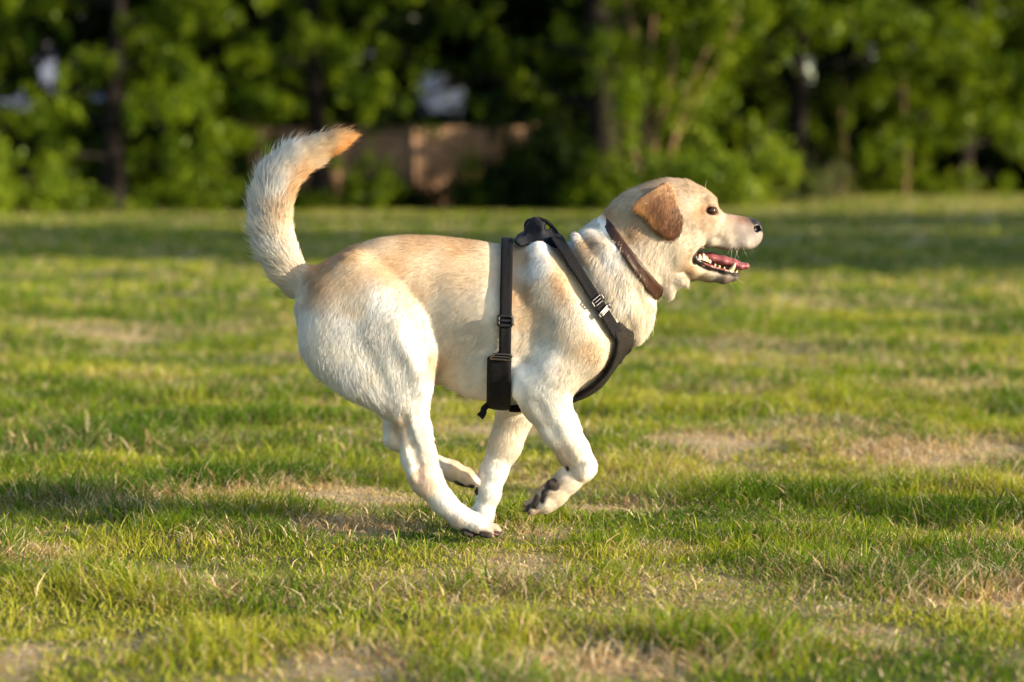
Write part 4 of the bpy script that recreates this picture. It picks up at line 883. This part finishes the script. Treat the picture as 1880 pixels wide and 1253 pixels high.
# metal and plastic fittings on the straps, set on the near side
def slider(outer_, idx, name, mat, wscale=1.15, hgt=.016, parent=None, r=.0016):
    """rectangular loop of wire across a strap"""
    L_ = outer_[idx, 0]; R_ = outer_[idx, -1]; m = (L_ + R_) / 2; ax = (R_ - L_) / 2 * wscale
    tg = outer_[(idx + 2) % len(outer_), 3] - outer_[idx - 2, 3]; tg /= np.linalg.norm(tg)
    nn = np.cross(tg, ax); nn /= np.linalg.norm(nn)
    if nn[1] > 0: nn = -nn
    up = nn * .0045; h2 = tg * hgt / 2
    loop = [m - ax - h2 + up, m + ax - h2 + up, m + ax + h2 + up, m - ax + h2 + up, m - ax - h2 + up]
    P_ = np.concatenate([np.linspace(a_, b_, 6) for a_, b_ in zip(loop[:-1], loop[1:])] )
    bar = np.linspace(m - ax + up, m + ax + up, 5)
    V, F = tubes([(P_, np.full(len(P_), r)), (bar, np.full(5, r))], 6)
    return link(mesh_np(name, V - DOG_AT, F, mat), parent)
def find(outer_, px, py):
    m = outer_[:, outer_.shape[1] // 2]; u, v = proj(m); d_ = (u - px) ** 2 + (v - py) ** 2 + (m[:, 1] > 0) * 1e6; return int(d_.argmin())
slider(neck_o, find(neck_o, 1105, 545), 'strap_slider', STEEL, 1.1, .012, neckst)
slider(neck_o, find(neck_o, 1118, 566), 'strap_ring', STEEL, 1.25, .007, neckst, .0022)
slider(girth_o, find(girth_o, 924, 588), 'plastic_slider', PLAST, 1.12, .018, girth, .0034)
slider(girth_o, find(girth_o, 922, 655), 'strap_ring', simple_mat('dark_steel', (.20, .16, .13), .35, .5, 1.0), 1.0, .012, girth, .0022)
# D ring at the breast
rc = W(1137, 655, -.005); th_ = np.linspace(0, 2 * np.pi, 25)
P_ = rc + np.stack([.0065 * np.cos(th_), .006 * np.sin(th_), -.013 * np.sin(th_) - .002], 1)
P2 = W(1135, 652, -.012) + np.stack([.005 * np.cos(th_), .008 * np.sin(th_), .006 * np.sin(th_)], 1)
V, F = tubes([(P_, np.full(25, .0016)), (P2, np.full(25, .0014))], 6); link(mesh_np('leash_ring', V - DOG_AT, F, STEEL), chest)
# loose strap end under the belly
lp = spline([W(916, 738, -.03), W(900, 742, -.04), W(889, 750, -.045), W(887, 758, -.045), W(881, 766, -.046)], 6); n_ = len(lp)
ww = np.interp(np.linspace(0, 1, n_), [0, .6, 1], [.006, .006, .008]); tgl = np.gradient(lp, axis=0); sd_ = np.cross(tgl, [0, 1, 0]); sd_ /= np.linalg.norm(sd_, axis=1)[:, None]
o_ = np.stack([lp + sd_ * (w_ * ww)[:, None] + np.array([0, -.0015, 0]) for w_ in (-1, -.3, .3, 1)], 1); link(sheet('loose_strap_end', o_, o_ + np.array([0, .003, 0]), BLACK, None), harness) if False else sheet('loose_strap_end', o_, o_ + np.array([0, .003, 0]), BLACK, harness)

# ------------------------------------------------------------------ eyes, tongue, teeth, claws, whiskers
eye_m = NT('dog_eye'); p = eye_m.n('BsdfPrincipled', i_Roughness=.04); p.inputs['Base Color'].default_value = (.040, .016, .006, 1); p.inputs['Coat Weight'].default_value = .3; EYE = eye_m.end(p)
def ball(name, c, r, mat, parent, nu=20, nv=12):
    th_ = np.linspace(0, np.pi, nv); ph = np.linspace(0, 2 * np.pi, nu, endpoint=False)
    V = np.stack([np.sin(th_)[:, None] * np.cos(ph), np.sin(th_)[:, None] * np.sin(ph), np.repeat(np.cos(th_)[:, None], nu, 1)], -1).reshape(-1, 3) * r + c
    i = np.arange(nv - 1)[:, None] * nu; j = np.arange(nu)[None]; j2 = (j + 1) % nu
    F = np.stack([i + j, i + nu + j, i + nu + j2, i + j2], -1).reshape(-1, 4)
    return link(mesh_np(name, V - DOG_AT, [F], mat), parent)
for sg in (-1, 1):
    o = W(1307, 387, 0); o = np.array([[o[0], .075 * sg, o[2] + (.0009 if sg < 0 else 0)]])
    o = W(1307, 387, .075 * sg)[None]
    h = cast(T, o, np.array([[0, -1.0 * sg, 0]]), -.05, .0, .001); y = .041
    ball('eye', W(1307, 387.5, sg * .0375), .0092, EYE, dog)
TG = simple_mat('tongue', (.25, .075, .085), .35, .5, 0, .25, 200, .3)
tg_g = Grid(np.arange(.33, .50, .0018).astype(np.float32), np.arange(-.04, .04, .0018).astype(np.float32), np.arange(W(0, 515)[2], W(0, 440)[2], .0018).astype(np.float32), .0018)
tst = [(1286, 471, 9, .024), (1305, 473, 9, .025), (1328, 479, 9, .024), (1346, 484, 8.5, .022), (1358, 489, 6.5, .021), (1370, 488.5, 6, .018)]
for a, b in zip(tst[:-1], tst[1:]): tg_g.cone(W(a[0], a[1]), W(b[0], b[1]), R(a[2]), R(b[2]), R(a[2]) / a[3], R(b[2]) / b[3], .006)
tg_g.cone(W(1290, 458), W(1366, 482), .0015, .0015, k=.006, sub=True)
tV, tQ = tg_g.nets(); link(mesh_np('tongue', tV - DOG_AT, [tQ], TG), dog)
IV = simple_mat('tooth', (.60, .49, .32), .25, .5, 0, .15, 300)
def tooth(px0, py0, px1, py1, rr, y, yt=None):
    a_ = W(px0, py0, y); b_ = W(px1, py1, y if yt is None else yt); t_ = np.linspace(0, 1, 6); P_ = a_ + (b_ - a_) * t_[:, None]
    P_ = P_ + np.outer(np.sin(t_ * np.pi) * .08, b_ - a_)[:, [2, 1, 0]] * np.array([1, 0, 0])
    V, F = tubes([(P_, R(rr) * np.array([1, 1, .9, .72, .45, .12]))], 8); link(mesh_np('tooth', V - DOG_AT, F, IV), dog)
for sg in (-1, 1):
    tooth(1341, 498, 1350, 483, 4.6, .0205 * sg, .024 * sg)
    for px, py, rr, hh_ in ((1283, 475, 4.6, 8), (1290, 476, 5.2, 11), (1296, 478, 4.2, 8), (1302, 481, 3.4, 5), (1312, 487, 2.2, 3), (1320, 490, 2.2, 3), (1329, 493, 2.0, 3)):
        tooth(px, py + 2, px + 1, py - hh_, rr, (.040 - (px - 1283) * .00032) * sg)
for yy in (-.010, -.004, .004, .010): tooth(1351, 501, 1354, 494, 2.2, yy)
CLAW = simple_mat('claw', (.10, .045, .035), .35, .5)
for px, py, dx, dy, y in ((907, 981, 8, 2, -.079), (918, 976, 8, 2, -.066), (918, 975, 8, 2, -.050), (975, 940, -7, 4, -.085), (966, 937, -7, 3, -.072), (966, 928, -7, 3, -.057), (878, 885, 6, 4, .056), (878, 883, 6, 4, .070), (873, 888, 6, 4, .042)):
    a_ = W(px, py, y); b_ = W(px + dx, py + dy, y); P_ = a_ + (b_ - a_) * np.linspace(0, 1, 5)[:, None]
    V, F = tubes([(P_, np.array([.0032, .0031, .0026, .0018, .0006]))], 7); link(mesh_np('claw', V - DOG_AT, F, CLAW), dog)
WH = simple_mat('whisker', (.80, .74, .60), .4, .4)
wp = []
for px, py, dx, dy, dyy in ((1346, 449, -8, 32, -.02), (1349, 450, 6, 28, -.03), (1358, 452, -12, 22, -.03), (1362, 448, 8, 26, -.02), (1352, 444, -20, 20, -.03), (1294, 358, 0, -30, -.01), (1300, 372, 10, -14, -.03), (1340, 518, 6, 12, -.01), (1352, 512, 9, 6, -.01), (1376, 450, 4, 12, -.02)):
    y = -.030 if py > 400 else -.03
    if py > 505: y = -.012
    a_ = W(px, py, y); t_ = np.linspace(0, 1, 7)[:, None]; b_ = W(px + dx, py + dy, y + dyy)
    wp.append((a_ + (b_ - a_) * t_ + np.array([.004, 0, -.003]) * t_ * t_, .00026 * (1 - .8 * t_[:, 0])))
for w_ in wp:
    V, F = tubes([w_], 4); link(mesh_np('whisker', V - DOG_AT, F, WH), dog)

# ------------------------------------------------------------------ fur
def build_fur(N=820000):
    q = bV[bQ]; ar = np.linalg.norm(np.cross(q[:, 2] - q[:, 0], q[:, 3] - q[:, 1]), axis=1)
    fi = rng.choice(len(bQ), N, p=ar / ar.sum()); uv = rng.random((N, 2)); Q = bQ[fi]
    w = np.stack([(1 - uv[:, 0]) * (1 - uv[:, 1]), uv[:, 0] * (1 - uv[:, 1]), uv[:, 0] * uv[:, 1], (1 - uv[:, 0]) * uv[:, 1]], 1)
    P = (bV[Q] * w[..., None]).sum(1); Nn = (bN[Q] * w[..., None]).sum(1); Nn /= np.linalg.norm(Nn, axis=1)[:, None] + 1e-9
    o, bl, _ = coat(P)
    ok = rng.random(N) > bl * 1.3
    kd = kdtree.KDTree(sum(len(s_) for s_ in strap_pts)); k = 0
    for s_ in strap_pts:
        for v_ in s_: kd.insert(v_, k); k += 1
    kd.balance()
    near = np.array([kd.find(v_)[2] for v_ in P]); ok &= near > np.where((P[:, 0] > .10) & (P[:, 2] > .50), .0034, .0048)
    short = np.clip((near - .004) / .03, .55, 1)
    P, Nn, o, short = P[ok], Nn[ok], o[ok], short[ok]; n = len(P)
    d = o[:, 0:1] * np.array([1, 0, 0]) + o[:, 1:2] * np.array([0, 0, -1.0])
    # clumping and unevenness of the lie
    u_, v_ = proj(P); tail = (v_ < 300) | ((u_ < 540) & (v_ < 500))
    cl = fbm(P[:, 0] * 55 + 7, P[:, 2] * 55 + P[:, 1] * 20, 77) - .5; cl2 = fbm(P[:, 0] * 130, P[:, 2] * 130 + P[:, 1] * 40, 78) - .5
    tc = np.array([W(*q_[:2], 0) for q_ in TAIL]); tn = np.gradient(tc, axis=0); tn /= np.linalg.norm(tn, axis=1)[:, None]
    ti = np.nonzero(tail)[0]
    best = np.full(len(ti), 9.0); tt = np.zeros((len(ti), 3)); tl = np.zeros(len(ti)); Pt = P[ti]
    for k_ in range(len(tc) - 1):
        ab = tc[k_ + 1] - tc[k_]; s_ = np.clip(((Pt - tc[k_]) @ ab) / (ab @ ab), 0, 1); dd = np.linalg.norm(Pt - tc[k_] - s_[:, None] * ab, axis=1); m_ = dd < best
        best[m_] = dd[m_]; tt[m_] = (tn[k_] * (1 - s_[:, None]) + tn[k_ + 1] * s_[:, None])[m_]; tl[m_] = (k_ + s_)[m_]
    outer_ = (Nn[ti] * np.cross(tt, [0, 1, 0])).sum(1)                          # +1 on the outside of the curl
    if (np.cross(tn[5], [0, 1, 0]))[0] > 0: outer_ = -outer_
    o[ti, 2] = np.interp(tl, [0, 1, 2, 3, 5, 7, 8, 9, 10], [14, 18, 26, 36, 42, 38, 32, 32, 34]) * (.78 + .30 * outer_)
    o[ti, 3] = np.clip(.40 + .22 * outer_ - .10 * (tl > 8.5), .1, .8); d[ti] = tt
    d = d + np.array([0, -.35, 0]) * (P[:, 1:2] < 0) * 0 + np.cross(d, Nn) * ((cl * .45 + cl2 * .5) * np.where(tail, .25, np.where(o[:, 2] > 21, 1.2, .5)) + rng.normal(0, .11, n))[:, None]
    dn_ = (d * Nn).sum(1, keepdims=True)
    d -= Nn * np.where(tail[:, None] & (dn_ > 0), dn_ * .35, dn_); d /= np.linalg.norm(d, axis=1)[:, None] + 1e-9
    face = (u_ > 1245) & (u_ < 1345) & (v_ > 325) & (v_ < 470); o[face, 2] += 2; o[face, 3] += .05
    L = np.where((o[:, 2] > 9.5) & (o[:, 2] < 16), o[:, 2] - 2, o[:, 2]) * .001 * rng.uniform(.55, 1.2, n) * short
    lift = np.clip((o[:, 3] + .10 * (o[:, 2] < 10)) * (1 + cl2 * np.where(tail, .35, np.where(o[:, 2] > 21, 1.1, .5))) + rng.normal(0, .08, n), .04, .9)
    fly = (rng.random(n) < np.where(tail, .06, .028)); L = L * np.where(fly, 1.35, 1); lift = np.where(fly, np.clip(lift + .28, 0, .95), lift)
    pts = []
    K = 4
    for i in range(K + 1):
        t = i / K
        c = P - Nn * .0005 + L[:, None] * t * (d * (1 - lift * .45)[:, None] + Nn * (lift * (1.0 - .45 * t))[:, None]) + np.array([0, 0, -1.0]) * (L * t * t * .10)[:, None]
        pts.append(c)
    pts = np.stack(pts, 1) - DOG_AT
    cu = bpy.data.hair_curves.new('fur'); cu.add_curves([K + 1] * n)
    cu.attributes['position'].data.foreach_set('vector', np.ascontiguousarray(pts, np.float32).ravel())
    ra = cu.attributes.new('radius', 'FLOAT', 'POINT')
    rad = np.clip(.00013 + L[:, None] * .008, 0, .00028) * np.array([1, .95, .8, .55, .12]); ra.data.foreach_set('value', rad.astype(np.float32).ravel())
    col = o[:, 4:7] * rng.uniform(.82, 1.12, (n, 1)) * (1 + cl2[:, None] * .22)
    warm = np.clip(rng.normal(0, .10, n), -.2, .3)[:, None]; col = col * (1 - warm * np.array([0, .35, .8]))
    ta = cu.attributes.new('tint', 'FLOAT_COLOR', 'CURVE'); ta.data.foreach_set('color', rgba(np.clip(col, .004, .9)).astype(np.float32).ravel())
    na = cu.attributes.new('skin_normal', 'FLOAT_VECTOR', 'CURVE'); na.data.foreach_set('vector', Nn.astype(np.float32).ravel())
    t = NT('dog_fur'); a = t.n('Attribute', attribute_name='tint'); b = t.n('Attribute', attribute_name='skin_normal'); g = t.n('NewGeometry')
    mixn = t.n('MixRGB', i_0=.60); t.l(g, 'Normal', mixn, 1); t.l(b, 'Vector', mixn, 2)
    vm = t.n('VectorMath', operation='NORMALIZE'); t.l(mixn, 0, vm, 0)
    p = t.n('BsdfPrincipled', i_Roughness=.55); p.inputs['Specular IOR Level'].default_value = .25
    t.l(a, 'Color', p, 'Base Color'); t.l(vm, 0, p, 'Normal')
    tr = t.n('BsdfTranslucent'); t.l(a, 'Color', tr, 'Color'); t.l(vm, 0, tr, 'Normal')
    mx = t.n('MixShader', i_0=.22); t.l(p, 0, mx, 1); t.l(tr, 0, mx, 2)
    cu.materials.append(t.end(mx)); ob = bpy.data.objects.new('fur', cu); link(ob, dog)
if FUR: build_fur()
